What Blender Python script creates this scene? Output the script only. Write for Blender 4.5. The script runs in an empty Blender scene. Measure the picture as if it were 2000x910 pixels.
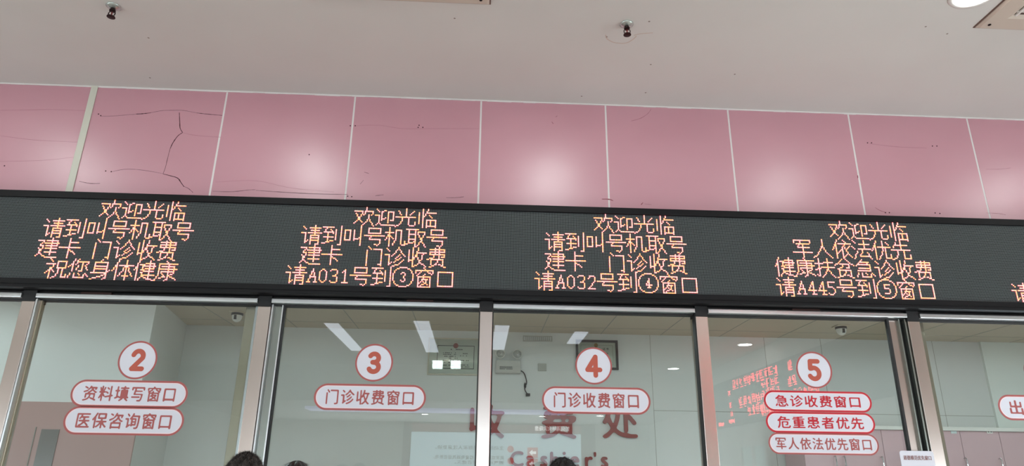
import bpy, bmesh, math, random
import numpy as np
from mathutils import Vector, Matrix
S = bpy.context.scene
COL = S.collection
random.seed(7)
PI = math.pi

# ------------------------------------------------------------------ camera
F, PITCH, YAW, ROLL, DIST, CZ = 1337.02, 0.34055, 0.04435, 0.012988, 3.9608, 1.57
cy, sy, cp, sp = math.cos(YAW), math.sin(YAW), math.cos(PITCH), math.sin(PITCH)
FWD = Vector((sy*cp, cy*cp, sp)); r0 = Vector((cy, -sy, 0)); u0 = r0.cross(FWD)
RT = r0*math.cos(ROLL)+u0*math.sin(ROLL); UP = u0*math.cos(ROLL)-r0*math.sin(ROLL)
CAM = Vector((0, -DIST, CZ))
cd = bpy.data.cameras.new('camera'); cam = bpy.data.objects.new('camera', cd); COL.objects.link(cam)
cd.sensor_fit = 'HORIZONTAL'; cd.sensor_width = 36; cd.lens = F/2000*36; cd.clip_start = .05; cd.clip_end = 200
cam.matrix_world = Matrix(((RT.x, UP.x, -FWD.x, CAM.x), (RT.y, UP.y, -FWD.y, CAM.y), (RT.z, UP.z, -FWD.z, CAM.z), (0, 0, 0, 1)))
S.camera = cam

# ------------------------------------------------------------------ view, world, daylight
S.view_settings.view_transform = 'Standard'; S.view_settings.look = 'None'
S.view_settings.gamma = 1; S.view_settings.use_curve_mapping = False
S.view_settings.exposure = 0.33
w = bpy.data.worlds.new('sky'); S.world = w; w.use_nodes = True
w.node_tree.nodes['Background'].inputs[0].default_value = (.75, .85, 1, 1)
w.node_tree.nodes['Background'].inputs[1].default_value = .6
S.cycles.max_bounces = 10; S.cycles.diffuse_bounces = 5; S.cycles.transparent_max_bounces = 16

HT = 3.897        # hall ceiling
ZSB = 2.5826      # bottom row of the led screen
DOT = .00762
ZR = 2.514        # top of the steel head rail
YS = -.12         # face of the led screen
ZI = 2.96         # ceiling of the office behind the glass
XL, XR, YB = -7.0, 5.3, -18.0    # the hall
OL, OR, OB = -6.0, 6.2, 3.0      # the office behind the glass

def area(name, loc, sx, sy_, power, color, rot):
    l = bpy.data.lights.new(name, 'AREA'); l.shape = 'RECTANGLE'; l.size = sx; l.size_y = sy_
    l.energy = power; l.color = color
    o = bpy.data.objects.new(name, l); COL.objects.link(o); o.location = loc; o.rotation_euler = rot
    return o
DAY = (.86, .95, 1.0)
area('rear_fill', (-1, YB+.25, .9), 9.0, 1.3, 220, DAY, (PI/2, 0, 0))  # daylight-toned fill lamps added in the unseen hall, low to stay out of reflections
area('right_fill', (XR-.12, -3.0, .95), 4.0, 1.2, 55, DAY, (PI/2, 0, PI/2))
area('left_fill', (XL+.12, -5.0, .95), 6.0, 1.2, 55, DAY, (PI/2, 0, -PI/2))
LAMP_COL = (.95, 1, .97, 1)
DOWN_STR, STRIP_STR, OFFICE_STR = 45, 3.2, 10

# ------------------------------------------------------------------ helpers
def ray(px, py): return FWD*F + RT*(px-1000) - UP*(py-455)
def at(px, py, Y):
    d = ray(px, py); return CAM + d*((Y-CAM.y)/d.y)
def atz(px, py, z):
    d = ray(px, py); return CAM + d*((z-CAM.z)/d.z)
def lin(c):
    return tuple(((v/255)/12.92 if v/255 <= .04045 else ((v/255+.055)/1.055)**2.4) for v in c)
MATS = {}
def mat(name, srgb=None, rough=.5, metal=0, emit=None, strength=0, spec=.5, coat=0, noise=None, bump=None):
    m = bpy.data.materials.new(name); m.use_nodes = True; MATS[name] = m
    nt = m.node_tree; b = nt.nodes['Principled BSDF']
    if srgb: b.inputs['Base Color'].default_value = (*lin(srgb), 1)
    b.inputs['Roughness'].default_value = rough; b.inputs['Metallic'].default_value = metal
    b.inputs['Specular IOR Level'].default_value = spec; b.inputs['Coat Weight'].default_value = coat
    if emit: b.inputs['Emission Color'].default_value = (*emit[:3], 1); b.inputs['Emission Strength'].default_value = strength
    if noise:
        tc = nt.nodes.new('ShaderNodeTexCoord'); mp = nt.nodes.new('ShaderNodeMapping'); n = nt.nodes.new('ShaderNodeTexNoise'); r = nt.nodes.new('ShaderNodeValToRGB')
        sc, det, c2, lo, hi = noise
        mp.inputs['Scale'].default_value = sc if isinstance(sc, tuple) else (sc, sc, sc); n.inputs['Scale'].default_value = 1; n.inputs['Detail'].default_value = det
        nt.links.new(tc.outputs['Object'], mp.inputs[0]); nt.links.new(mp.outputs[0], n.inputs['Vector'])
        r.color_ramp.elements[0].position = lo; r.color_ramp.elements[1].position = hi
        r.color_ramp.elements[0].color = (*lin(srgb), 1); r.color_ramp.elements[1].color = (*lin(c2), 1)
        nt.links.new(n.outputs[0], r.inputs[0]); nt.links.new(r.outputs[0], b.inputs['Base Color'])
    if bump:
        tc = nt.nodes.new('ShaderNodeTexCoord'); mp = nt.nodes.new('ShaderNodeMapping'); n = nt.nodes.new('ShaderNodeTexNoise'); bp_ = nt.nodes.new('ShaderNodeBump')
        sc, st, di = bump
        mp.inputs['Scale'].default_value = sc if isinstance(sc, tuple) else (sc, sc, sc); n.inputs['Scale'].default_value = 1; n.inputs['Detail'].default_value = 3
        bp_.inputs['Strength'].default_value = st; bp_.inputs['Distance'].default_value = di
        nt.links.new(tc.outputs['Object'], mp.inputs[0]); nt.links.new(mp.outputs[0], n.inputs['Vector'])
        nt.links.new(n.outputs[0], bp_.inputs['Height']); nt.links.new(bp_.outputs[0], b.inputs['Normal'])
    return m

def obj(name, bm, m, parent=None, smooth=False, recalc=True):
    me = bpy.data.meshes.new(name)
    if recalc: bmesh.ops.recalc_face_normals(bm, faces=bm.faces)
    bm.to_mesh(me); bm.free()
    o = bpy.data.objects.new(name, me); COL.objects.link(o)
    for x in (m if isinstance(m, (list, tuple)) else [m]): me.materials.append(x)
    if smooth:
        for p in me.polygons: p.use_smooth = True
    if parent:
        o.parent = parent; o.matrix_parent_inverse = Matrix.Translation(parent.location).inverted()
    return o
def empty(name, loc=(0, 0, 0)):
    o = bpy.data.objects.new(name, None); COL.objects.link(o); o.location = loc; o.empty_display_size = .1
    return o
def tag(o, label, cat, group=None, kind=None):
    o['label'] = label; o['category'] = cat
    if group: o['group'] = group
    if kind: o['kind'] = kind
    return o
def struct(name, bm, m, parent=None, **k):
    o = obj(name, bm, m, parent, **k)
    if not parent: o['kind'] = 'structure'
    return o
def box(bm, x0, x1, y0, y1, z0, z1, bev=0, mi=0):
    vs = [bm.verts.new(p) for p in ((x0, y0, z0), (x1, y0, z0), (x1, y1, z0), (x0, y1, z0), (x0, y0, z1), (x1, y0, z1), (x1, y1, z1), (x0, y1, z1))]
    fs = [bm.faces.new([vs[i] for i in q]) for q in ((0, 3, 2, 1), (4, 5, 6, 7), (0, 1, 5, 4), (1, 2, 6, 5), (2, 3, 7, 6), (3, 0, 4, 7))]
    for f in fs: f.material_index = mi
    if bev:
        es = {e for f in fs for e in f.edges}
        r = bmesh.ops.bevel(bm, geom=list(es), offset=bev, segments=2, profile=.6, affect='EDGES')
        for f in r['faces']: f.material_index = mi
    return vs
def BX(*a, **k):
    bm = bmesh.new(); box(bm, *a, **k); return bm
def prism(bm, pts, ax, d0, d1):
    """extrude polygon pts (2d) along axis ax from d0 to d1"""
    def P(p, d):
        return {'y': (p[0], d, p[1]), 'z': (p[0], p[1], d), 'x': (d, p[0], p[1])}[ax]
    a = [bm.verts.new(P(p, d0)) for p in pts]; b = [bm.verts.new(P(p, d1)) for p in pts]
    n = len(pts); bm.faces.new(a); bm.faces.new(b[::-1])
    for i in range(n): bm.faces.new((a[i], b[i], b[(i+1) % n], a[(i+1) % n]))
def lathe(bm, prof, c, axis='z', seg=32):
    """prof: (radius, height) list around an axis through c"""
    rings = []
    for r, h in prof:
        ring = []
        if r < 1e-6:
            p = {'z': (0, 0, h), 'y': (0, h, 0), 'x': (h, 0, 0)}[axis]
            ring = [bm.verts.new(Vector(p)+Vector(c))]
        else:
            for i in range(seg):
                a = 2*PI*i/seg; u, v = r*math.cos(a), r*math.sin(a)
                p = {'z': (u, v, h), 'y': (u, h, v), 'x': (h, u, v)}[axis]
                ring.append(bm.verts.new(Vector(p)+Vector(c)))
        rings.append(ring)
    for A, B in zip(rings, rings[1:]):
        for i in range(seg):
            j = (i+1) % seg
            if len(A) == 1 and len(B) == 1: continue
            if len(A) == 1: bm.faces.new((A[0], B[i], B[j]))
            elif len(B) == 1: bm.faces.new((A[i], A[j], B[0]))
            else: bm.faces.new((A[i], A[j], B[j], B[i]))
    for R in (rings[0], rings[-1]):
        if len(R) > 2: bm.faces.new(R)
def LT(*a, **k):
    bm = bmesh.new(); lathe(bm, *a, **k); return bm
def tube(bm, pts, r, seg=8):
    pts = [Vector(p) for p in pts]; rings = []; n = len(pts)
    for i, p in enumerate(pts):
        t = (pts[min(i+1, n-1)]-pts[max(i-1, 0)]).normalized()
        a = t.cross(Vector((0, 0, 1))) if abs(t.z) < .9 else t.cross(Vector((1, 0, 0)))
        a.normalize(); b = t.cross(a); rr = r[i] if isinstance(r, (list, tuple)) else r
        rings.append([bm.verts.new(p+a*rr*math.cos(2*PI*k/seg)+b*rr*math.sin(2*PI*k/seg)) for k in range(seg)])
    for A, B in zip(rings, rings[1:]):
        for k in range(seg): bm.faces.new((A[k], A[(k+1) % seg], B[(k+1) % seg], B[k]))
    bm.faces.new(rings[0]); bm.faces.new(rings[-1])
def spline(pts, n=8):
    pts = [Vector(p) for p in pts]; out = []
    for i in range(len(pts)-1):
        p0, p1, p2, p3 = pts[max(i-1, 0)], pts[i], pts[i+1], pts[min(i+2, len(pts)-1)]
        for k in range(n):
            t = k/n
            out.append(.5*((2*p1)+(p2-p0)*t+(2*p0-5*p1+4*p2-p3)*t*t+(3*p1-p0-3*p2+p3)*t**3))
    return out+[pts[-1]]
def ribbon(bm, pts, wid, y0, y1):
    """a crack or a scratch lying on a wall of constant y; pts are (x, z)"""
    n = len(pts); L = []; R = []
    for i, p in enumerate(pts):
        a, b = pts[max(i-1, 0)], pts[min(i+1, n-1)]
        d = Vector((b[0]-a[0], b[1]-a[1])); d.normalize(); nn = Vector((-d.y, d.x))
        ww = (wid[i] if isinstance(wid, (list, tuple)) else wid)/2
        L.append((p[0]+nn.x*ww, p[1]+nn.y*ww)); R.append((p[0]-nn.x*ww, p[1]-nn.y*ww))
    for i in range(n-1): prism(bm, [L[i], L[i+1], R[i+1], R[i]], 'y', y0, y1)

# ------------------------------------------------------------------ lettering: rasterised font, rounded and traced again
def contours(img, level):
    H, W = img.shape; segs = {}
    ins = img > level
    code = ins[:-1, :-1]*1+ins[:-1, 1:]*2+ins[1:, 1:]*4+ins[1:, :-1]*8
    ys, xs = np.nonzero((code > 0) & (code < 15))
    T = {1: [(3, 0)], 2: [(0, 1)], 3: [(3, 1)], 4: [(1, 2)], 5: [(3, 2), (1, 0)], 6: [(0, 2)], 7: [(3, 2)], 8: [(2, 3)], 9: [(2, 0)], 10: [(0, 3), (2, 1)], 11: [(2, 1)], 12: [(1, 3)], 13: [(1, 0)], 14: [(0, 3)]}
    def key(x, y, e): return {0: (x, y, 0), 1: (x+1, y, 1), 2: (x, y+1, 0), 3: (x, y, 1)}[e]
    for y, x in zip(ys.tolist(), xs.tolist()):
        for a, b in T[int(code[y, x])]: segs[key(x, y, a)] = key(x, y, b)
    def pt(k):
        x, y, d = k
        a = img[y, x]; b = img[y, x+1] if d == 0 else img[y+1, x]
        t = (level-a)/(b-a) if abs(b-a) > 1e-9 else .5
        return (x+t, y) if d == 0 else (x, y+t)
    loops = []
    while segs:
        k0 = next(iter(segs)); k = k0; L = []
        while k in segs:
            L.append(pt(k)); k = segs.pop(k)
            if k == k0: break
        if len(L) > 5: loops.append(L)
    return loops
def simplify(L, tol):
    out = [L[0]]
    for i in range(1, len(L)-1):
        a, b, c = out[-1], L[i], L[i+1]
        if abs((b[0]-a[0])*(c[1]-a[1])-(b[1]-a[1])*(c[0]-a[0])) > tol: out.append(b)
    return out+[L[-1]]
def gauss(img, s):
    r = int(3*s)+1; k = np.exp(-np.arange(-r, r+1)**2/(2*s*s)); k /= k.sum()
    img = np.apply_along_axis(lambda v: np.convolve(v, k, 'same'), 0, img)
    return np.apply_along_axis(lambda v: np.convolve(v, k, 'same'), 1, img)
def font_raster(text, res=56, spacing=1.0):
    c = bpy.data.curves.new('lettering_source', 'FONT'); c.body = text; c.size = 1; c.space_character = spacing; c.resolution_u = 4
    o = bpy.data.objects.new('lettering_source', c); COL.objects.link(o)
    dg = bpy.context.evaluated_depsgraph_get(); me = o.evaluated_get(dg).to_mesh(); me.calc_loop_triangles()
    V = np.array([v.co[:2] for v in me.vertices]); T = [tuple(t.vertices) for t in me.loop_triangles]
    o.evaluated_get(dg).to_mesh_clear(); bpy.data.objects.remove(o); bpy.data.curves.remove(c)
    mn = V.min(0)-.12; mx = V.max(0)+.12
    W, H = ((mx-mn)*res).astype(int)+2
    img = np.zeros((H, W)); P = (V-mn)*res
    for t in T:
        a, b, c_ = P[list(t)]
        x0, y0 = np.floor(np.minimum(np.minimum(a, b), c_)).astype(int); x1, y1 = np.ceil(np.maximum(np.maximum(a, b), c_)).astype(int)+1
        gx, gy = np.meshgrid(np.arange(x0, min(x1, W)), np.arange(y0, min(y1, H)))
        den = (b[1]-c_[1])*(a[0]-c_[0])+(c_[0]-b[0])*(a[1]-c_[1])
        if abs(den) < 1e-12: continue
        l1 = ((b[1]-c_[1])*(gx-c_[0])+(c_[0]-b[0])*(gy-c_[1]))/den
        l2 = ((c_[1]-a[1])*(gx-c_[0])+(a[0]-c_[0])*(gy-c_[1]))/den
        img[gy, gx] = np.maximum(img[gy, gx], (l1 >= -1e-6) & (l2 >= -1e-6) & (l1+l2 <= 1+1e-6))
    return img
def fill_loops(name, loops, thick):
    c = bpy.data.curves.new(name, 'CURVE'); c.dimensions = '2D'; c.fill_mode = 'BOTH'; c.extrude = thick/2
    for L in loops:
        s = c.splines.new('POLY'); s.points.add(len(L)-1); s.use_cyclic_u = True
        for p, q in zip(s.points, L): p.co = (q[0], q[1], 0, 1)
    o = bpy.data.objects.new(name, c); COL.objects.link(o)
    me = bpy.data.meshes.new_from_object(o.evaluated_get(bpy.context.evaluated_depsgraph_get()))
    bpy.data.objects.remove(o); bpy.data.curves.remove(c); return me
TEXTS = {}
def lettering(name, text, m, parent, cx, cz, y, width=None, height=None, level=.36, blur=1.6, thick=.0012, spacing=1.0, skew=0, flip=False, axis='y', res=56):
    """flat raised lettering facing -y (or a side wall), centred at cx, cz"""
    key = (text, level, blur, spacing, res)
    if key not in TEXTS:
        img = gauss(font_raster(text, res, spacing), blur)
        TEXTS[key] = [simplify(L, .06) for L in contours(img, level)]
    loops = TEXTS[key]
    A = np.array([p for L in loops for p in L]); mn, mx = A.min(0), A.max(0); c = (mn+mx)/2
    sx = sz = 1
    if width: sx = width/(mx-mn)[0]
    sz = height/(mx-mn)[1] if height else sx
    if not width: sx = sz
    me = fill_loops(name, [[((p[0]-c[0])*sx+skew*(p[1]-c[1])*sz, (p[1]-c[1])*sz) for p in L] for L in loops], thick)
    for v in me.vertices:
        x, z, d = v.co
        if axis == 'y': v.co = (cx+x, y-d, cz+z)
        elif axis == '-y': v.co = (cx-x, y+d, cz+z)
    me.materials.append(m)
    o = bpy.data.objects.new(name, me); COL.objects.link(o)
    if parent: o.parent = parent; o.matrix_parent_inverse = Matrix.Translation(parent.location).inverted()
    return o
def strokes_mesh(name, paths, rad, m, parent, cx, cz, y, scale, thick=.0012, res=70):
    """numeral of constant round-ended strokes; paths in a unit box"""
    pad = rad*1.6; n = int((1+2*pad)*res)
    gx, gy = np.meshgrid(np.arange(n)/res-pad, np.arange(n)/res-pad)
    D = np.full((n, n), 9.)
    for P in paths:
        for a, b in zip(P, P[1:]):
            a = np.array(a); b = np.array(b); ab = b-a; L2 = ab@ab
            t = np.clip(((gx-a[0])*ab[0]+(gy-a[1])*ab[1])/max(L2, 1e-9), 0, 1)
            D = np.minimum(D, np.hypot(gx-a[0]-t*ab[0], gy-a[1]-t*ab[1]))
    loops = [simplify(L, .03) for L in contours(-D, -rad)]
    me = fill_loops(name, [[((p[0]/res-pad-.5)*scale, (p[1]/res-pad-.5)*scale) for p in L] for L in loops], thick)
    for v in me.vertices:
        x, z, d = v.co; v.co = (cx+x, y-d, cz+z)
    me.materials.append(m)
    o = bpy.data.objects.new(name, me); COL.objects.link(o)
    o.parent = parent; o.matrix_parent_inverse = Matrix.Translation(parent.location).inverted()
    return o

# ------------------------------------------------------------------ materials
def pink_panel_mat():
    m = mat('pink_laminate', (207, 151, 164), rough=.34, spec=1.0, coat=.85, noise=((1.3, 1.3, 2.1), 5, (200, 143, 156), .35, .75), bump=((1.6, 1.6, 1.1), .12, .02))
    m.node_tree.nodes['Principled BSDF'].inputs['Coat Roughness'].default_value = .42
    return m
M_pink = pink_panel_mat()
M_grout = mat('white_caulk', (232, 228, 226), rough=.6)
M_strip = mat('cream_plastic', (214, 214, 200), rough=.45)
M_ceil = mat('ceiling_paint', (218, 217, 212), rough=.85, noise=((.9, .9, .9), 6, (212, 210, 205), .4, .7), bump=(14, .05, .004))
M_mark = mat('dark_crack', (70, 32, 38), rough=.9)
M_scuff = mat('scuff_brown', (150, 86, 92), rough=.9)
M_hair = mat('faint_hairline', (168, 104, 114), rough=.8)
M_white = mat('white_plastic', (226, 224, 218), rough=.4)
M_cream = mat('cassette_cream', (204, 191, 177), rough=.45)
M_black = mat('black_frame', (13, 13, 16), rough=.5, spec=.25)
M_under = mat('recess_shade', (30, 24, 24), rough=.5)
M_rubber = mat('black_rubber', (30, 30, 32), rough=.6)
M_floor = mat('floor_tile', (212, 204, 196), rough=.22, noise=(2.2, 5, (202, 193, 184), .35, .7))
M_hwall = mat('hall_wall_white', (222, 218, 212), rough=.6)
M_steel = mat('brushed_steel', (204, 192, 185), rough=.24, metal=1, bump=((60, 60, .6), .06, .002))
M_rail = mat('rail_aluminium', (214, 218, 220), rough=.28, metal=.9)
M_tan = mat('tan_aluminium', (176, 166, 146), rough=.3, metal=.75)
M_chan = mat('glazing_channel', (150, 156, 150), rough=.25, metal=.85)
M_chrome = mat('chrome', (205, 205, 205), rough=.12, metal=1)
M_owall = mat('office_wall_tile', (224, 224, 222), rough=.42, noise=(1.2, 4, (218, 219, 216), .3, .8))
M_oceil = mat('office_ceiling', (196, 182, 160), rough=.7)
M_seam = mat('seam_grey', (150, 148, 140), rough=.8)
M_opink = mat('mirrored_hall_pink', (180, 144, 138), rough=.35)
M_cab = mat('cabinet_pink', (206, 172, 177), rough=.3)
M_board = mat('lit_area_white', (240, 245, 240), rough=.4)
M_stick = mat('sticker_white', (222, 223, 233), rough=.45)
M_rose = mat('sticker_rose', (172, 88, 86), rough=.5)
M_brick = mat('sticker_brick', (188, 88, 70), rough=.5)
M_red = mat('sticker_red', (196, 26, 44), rough=.5)
M_pale = mat('sticker_pale_edge', (248, 226, 230), rough=.5)
M_logo = mat('wall_letter_red', (150, 62, 58), rough=.35)
M_paper = mat('certificate_paper', (244, 236, 224), rough=.5)
M_ink = mat('grey_ink', (70, 66, 62), rough=.7)
M_gold = mat('emblem_gold', (176, 132, 48), rough=.4)
M_emred = mat('emblem_red', (190, 60, 44), rough=.5)
M_dkframe = mat('black_picture_frame', (30, 28, 28), rough=.4)
M_ltframe = mat('pale_picture_frame', (200, 192, 172), rough=.35)
M_lens = mat('dark_lens', (18, 18, 20), rough=.15)
M_down = mat('downlight_glow', (255, 255, 255), emit=LAMP_COL, strength=DOWN_STR)
M_stripl = mat('strip_light_glow', (255, 255, 255), emit=(.78, .87, 1), strength=STRIP_STR)
M_office = mat('office_lamp_glow', (255, 255, 255), emit=(.84, 1, 1), strength=OFFICE_STR)
M_day = mat('fill_pane_glow', (220, 235, 245), emit=(.78, .92, 1), strength=1.6)
M_tv = mat('lit_slide', (210, 235, 245), emit=(.62, .88, 1), strength=1.25)
M_tvhead = mat('lit_slide_heading', (120, 30, 30), emit=(.5, .2, .17), strength=.55)
M_tvtext = mat('slide_text', (60, 90, 100), emit=(.1, .2, .25), strength=.5)
M_tvwhite = mat('slide_title', (255, 255, 255), emit=(1, 1, 1), strength=3)
M_tvred = mat('slide_red', (200, 60, 60), emit=(.9, .2, .2), strength=1)
M_redled = mat('red_led', (255, 20, 20), emit=(1, .06, .08), strength=10)
M_signpan = mat('sign_black', (20, 22, 22), rough=.5)
M_marble = mat('counter_stone', (206, 196, 186), rough=.2, noise=(5, 6, (186, 172, 160), .4, .7))

def screen_mat():
    m = bpy.data.materials.new('led_matrix_face'); m.use_nodes = True; nt = m.node_tree; b = nt.nodes['Principled BSDF']
    L = nt.links.new
    tc = nt.nodes.new('ShaderNodeTexCoord'); sp_ = nt.nodes.new('ShaderNodeSeparateXYZ'); L(tc.outputs['Object'], sp_.inputs[0])
    def M(op, a, b_=None, v=None):
        n = nt.nodes.new('ShaderNodeMath'); n.operation = op
        if isinstance(a, float): n.inputs[0].default_value = a
        else: L(a, n.inputs[0])
        if b_ is not None:
            if isinstance(b_, float): n.inputs[1].default_value = b_
            else: L(b_, n.inputs[1])
        return n.outputs[0]
    def cell(s): return M('SUBTRACT', M('FRACT', M('DIVIDE', s, DOT)), .5)
    u, v = cell(sp_.outputs['X']), cell(sp_.outputs['Z'])
    d = M('SQRT', M('ADD', M('MULTIPLY', u, u), M('MULTIPLY', v, v)))
    lamp = M('LESS_THAN', d, .37)
    mx = nt.nodes.new('ShaderNodeMix'); mx.data_type = 'RGBA'; L(lamp, mx.inputs[0])
    mx.inputs[6].default_value = (*lin((8, 9, 10)), 1); mx.inputs[7].default_value = (*lin((106, 113, 115)), 1)
    L(mx.outputs[2], b.inputs['Base Color']); b.inputs['Roughness'].default_value = .45; b.inputs['Specular IOR Level'].default_value = .15
    return m
M_screen = screen_mat()
def glow(name, c, s):
    return mat(name, (255, 200, 150), emit=c, strength=s)
M_dots = [glow('led_amber', (1, .36, .06), 2.6), glow('led_peach', (1, .44, .28), 2.8), glow('led_pink', (1, .34, .38), 2.4), glow('led_red_side', (1, .045, .10), 2.6)]

def glass_mats():
    out = []
    for nm, front in (('glass_face', True), ('glass_back', False)):
        m = bpy.data.materials.new(nm); m.use_nodes = True; nt = m.node_tree; nt.nodes.clear(); L = nt.links.new
        o = nt.nodes.new('ShaderNodeOutputMaterial'); t = nt.nodes.new('ShaderNodeBsdfTransparent')
        t.inputs[0].default_value = (.93, .985, .98, 1) if front else (.985, 1, .995, 1)
        if front:
            g = nt.nodes.new('ShaderNodeBsdfGlossy'); g.inputs['Roughness'].default_value = .0
            f = nt.nodes.new('ShaderNodeFresnel'); f.inputs[0].default_value = 1.95
            mx = nt.nodes.new('ShaderNodeMixShader'); L(f.outputs[0], mx.inputs[0]); L(t.outputs[0], mx.inputs[1]); L(g.outputs[0], mx.inputs[2]); L(mx.outputs[0], o.inputs[0])
        else: L(t.outputs[0], o.inputs[0])
        out.append(m)
    return out
M_glass = glass_mats()

# ================================================================== SETTING
struct('floor', BX(XL, XR, YB, 0, -.2, 0), M_floor)
bm = bmesh.new(); box(bm, XL, XR, YB, .2, HT, HT+.2)
ceiling = struct('ceiling', bm, M_ceil)
struct('wall_left', BX(XL-.2, XL, YB, 0, 0, HT), M_hwall)
struct('wall_right', BX(XR, XR+.2, YB, 0, 0, HT), M_hwall)
struct('wall_rear', BX(XL-.2, XR+.2, YB-.2, YB, 0, HT), M_hwall)

# pink laminate wall above the sign
ZP = ZSB-.06
X0, PW = -1.68156, .82205
bm = bmesh.new()
box(bm, OL-.4, OR+.2, .001, .16, ZP, HT, mi=1)
seams = [X0+PW*i for i in range(-6, 10)]
seams = [s for s in seams if OL-.4 < s < OR+.2]
edges = [OL-.4]+seams+[OR+.2]
for a, b in zip(edges, edges[1:]):
    box(bm, a+.0055, b-.0055, 0, .02, ZP, HT-.008, bev=.0015, mi=0)
wall_front = struct('wall_front', bm, [M_pink, M_grout])
# bead of white caulk along the ceiling
bm = bmesh.new(); N = 160; rnd = random.Random(3)
for i in range(N):
    xa = OL-.4+(OR+.6-OL)*i/N; xb = OL-.4+(OR+.6-OL)*(i+1)/N
    h = .006+rnd.random()*.005
    box(bm, xa, xb, -.004, 0, HT-h, HT)
struct('trim_1', bm, M_grout, wall_front)
# cover strip over the joint left of the cracked panel
P = at(187.6, 165, 0); xs = at(161, 270, 0).x
cover = obj('cover_strip', BX(xs-.021, xs+.021, -.006, 0, ZP, HT-.002, bev=.002), M_strip, wall_front)
cover['label'] = 'cream plastic strip over the panel joint'

def wall_pts(ox, sc, pts): return [(lambda q: (q.x, q.z))(at(ox+x/sc, y/sc, 0)) for x, y in pts]
def smooth2(pts, n=5): return [(v.x, v.y) for v in spline([(p[0], p[1], 0) for p in pts], n)]
def crack(ox, sc, pts, wpx, m=M_mark):
    q = smooth2(wall_pts(ox, sc, pts)); n = len(q)
    wid = [wpx*.0031*(.55+.45*math.sin(PI*(i+.5)/n))*(.7+.6*random.random()) for i in range(n)]
    b = bmesh.new(); ribbon(b, q, wid, -.0006, .001); return b
A_, B_ = (0, 2.276), (500, 2.166)
for pts, wd in [
    ([(450, 517), (500, 516), (560, 511), (612, 507)], .45), ([(605, 507), (640, 505), (672, 501)], 1.3),
    ([(670, 501), (720, 492), (770, 490), (815, 491), (880, 503)], .5), ([(875, 502), (930, 508), (988, 513)], 1.0),
    ([(797, 500), (799, 540), (801, 570), (812, 589)], 1.3), ([(812, 589), (790, 605), (768, 636), (757, 660)], 1.5), ([(757, 658), (746, 700), (735, 745), (725, 772)], .7),
    ([(490, 765), (560, 752), (640, 757), (725, 772)], .5), ([(725, 773), (760, 782), (790, 792), (805, 812), (818, 830)], 1.7), ([(816, 828), (838, 838), (858, 856)], .8),
    ([(812, 590), (870, 602), (980, 610)], .35), ([(0, 490), (120, 489), (230, 487), (385, 492)], .4), ([(0, 603), (150, 622), (345, 632)], .35), ([(0, 718), (200, 712), (330, 698)], .3),
    ([(352, 806), (400, 815), (445, 815)], .8), ([(945, 850), (1030, 852), (1100, 845), (1136, 843)], .6)]:
    obj('crack' if wd > .42 else 'hairline', crack(*A_, pts, wd*1.1), M_mark if wd > .42 else M_hair, wall_front)
for pts, wd in [([(420, 532), (520, 530), (620, 544), (760, 544), (945, 544)], .35), ([(0, 805), (100, 812), (250, 820), (390, 822)], .9),
                ([(-170, 770), (0, 765), (150, 795), (330, 812)], .3), ([(505, 828), (540, 824)], .7), ([(805, 836), (850, 836), (880, 832)], .8), ([(455, 762), (440, 780)], .5), ([(458, 728), (478, 734)], .6)]:
    obj('crack' if wd > .42 else 'hairline', crack(*B_, pts, wd), M_mark if wd > .42 else M_hair, wall_front)
for pts, wd in [([(380, 842), (410, 843), (428, 849)], 2.2), ([(554, 857), (546, 866)], 1.6), ([(560, 862), (590, 866)], .5), ([(505, 512), (545, 500), (575, 480), (588, 462)], .6), ([(168, 515), (175, 524)], 1), ([(185, 495), (192, 490)], .8)]:
    o = obj('scratch', crack(1000, 2.166, pts, wd), M_scuff, wall_front)
for pts, wd in [([(433, 838), (452, 850), (478, 858)], .9), ([(880, 860), (930, 862), (960, 868)], .6), ([(410, 580), (520, 593), (640, 598)], .3), ([(880, 683), (940, 683), (980, 678)], .4), ([(362, 708), (363, 720)], 2)]:
    obj('scratch', crack(1500, 2.068, pts, wd), M_scuff, wall_front)
for ox, sc, pp in [(0, 2.276, [(438, 507), (448, 514), (470, 760), (495, 763), (20, 737)]), (500, 2.166, [(399, 532), (420, 532), (690, 530), (686, 539), (706, 539), (388, 830), (405, 832), (225, 654)]),
                   (1500, 2.068, [(402, 577), (418, 577), (664, 590), (682, 590), (474, 859), (490, 859), (675, 860), (694, 862)])]:
    for x, y in pp:
        q = at(ox+x/sc, y/sc, 0); obj('screw_hole', LT([(.0042, -.001), (.0042, .004)], (q.x, 0, q.z), 'y', 10), M_mark, wall_front)

# office behind the glass
bm = bmesh.new(); box(bm, OL, OR, .16, OB+.2, ZI, ZI+.1, mi=0)
for i in range(-9, 11):                              # joints between the ceiling boards
    box(bm, i*.62-.003, i*.62+.003, .2, OB, ZI-.002, ZI, mi=1)
for y in (.9, 1.5, 2.1, 2.7): box(bm, OL, OR, y-.002, y+.002, ZI-.0015, ZI, mi=1)
struct('ceiling_office', bm, [M_oceil, M_seam])
bm = bmesh.new(); box(bm, OL, OR, OB, OB+.2, 0, ZI, mi=0)
for x in (1.75, 2.35, 2.95, 3.55, 4.75): box(bm, x-.002, x+.002, OB-.001, OB, 0, ZI, mi=1)
for z in (1.55, 2.2): box(bm, 1.75, OR, OB-.001, OB, z-.002, z+.002, mi=1)
struct('wall_back', bm, [M_owall, M_seam])
struct('wall_office_right', BX(OR, OR+.2, 0, OB+.2, 0, ZI), M_owall)
struct('wall_office_left', BX(OL-.2, OL, 0, OB+.2, 0, ZI), M_owall)
struct('floor_office', BX(OL, OR, 0, OB+.2, -.2, 0), M_floor)
bm = bmesh.new(); prism(bm, [(OL, 1.9), (-2.773, 1.9), (-2.956, OB), (OL, OB)], 'z', 0, ZI)
part = struct('wall_partition', bm, M_owall)
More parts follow.
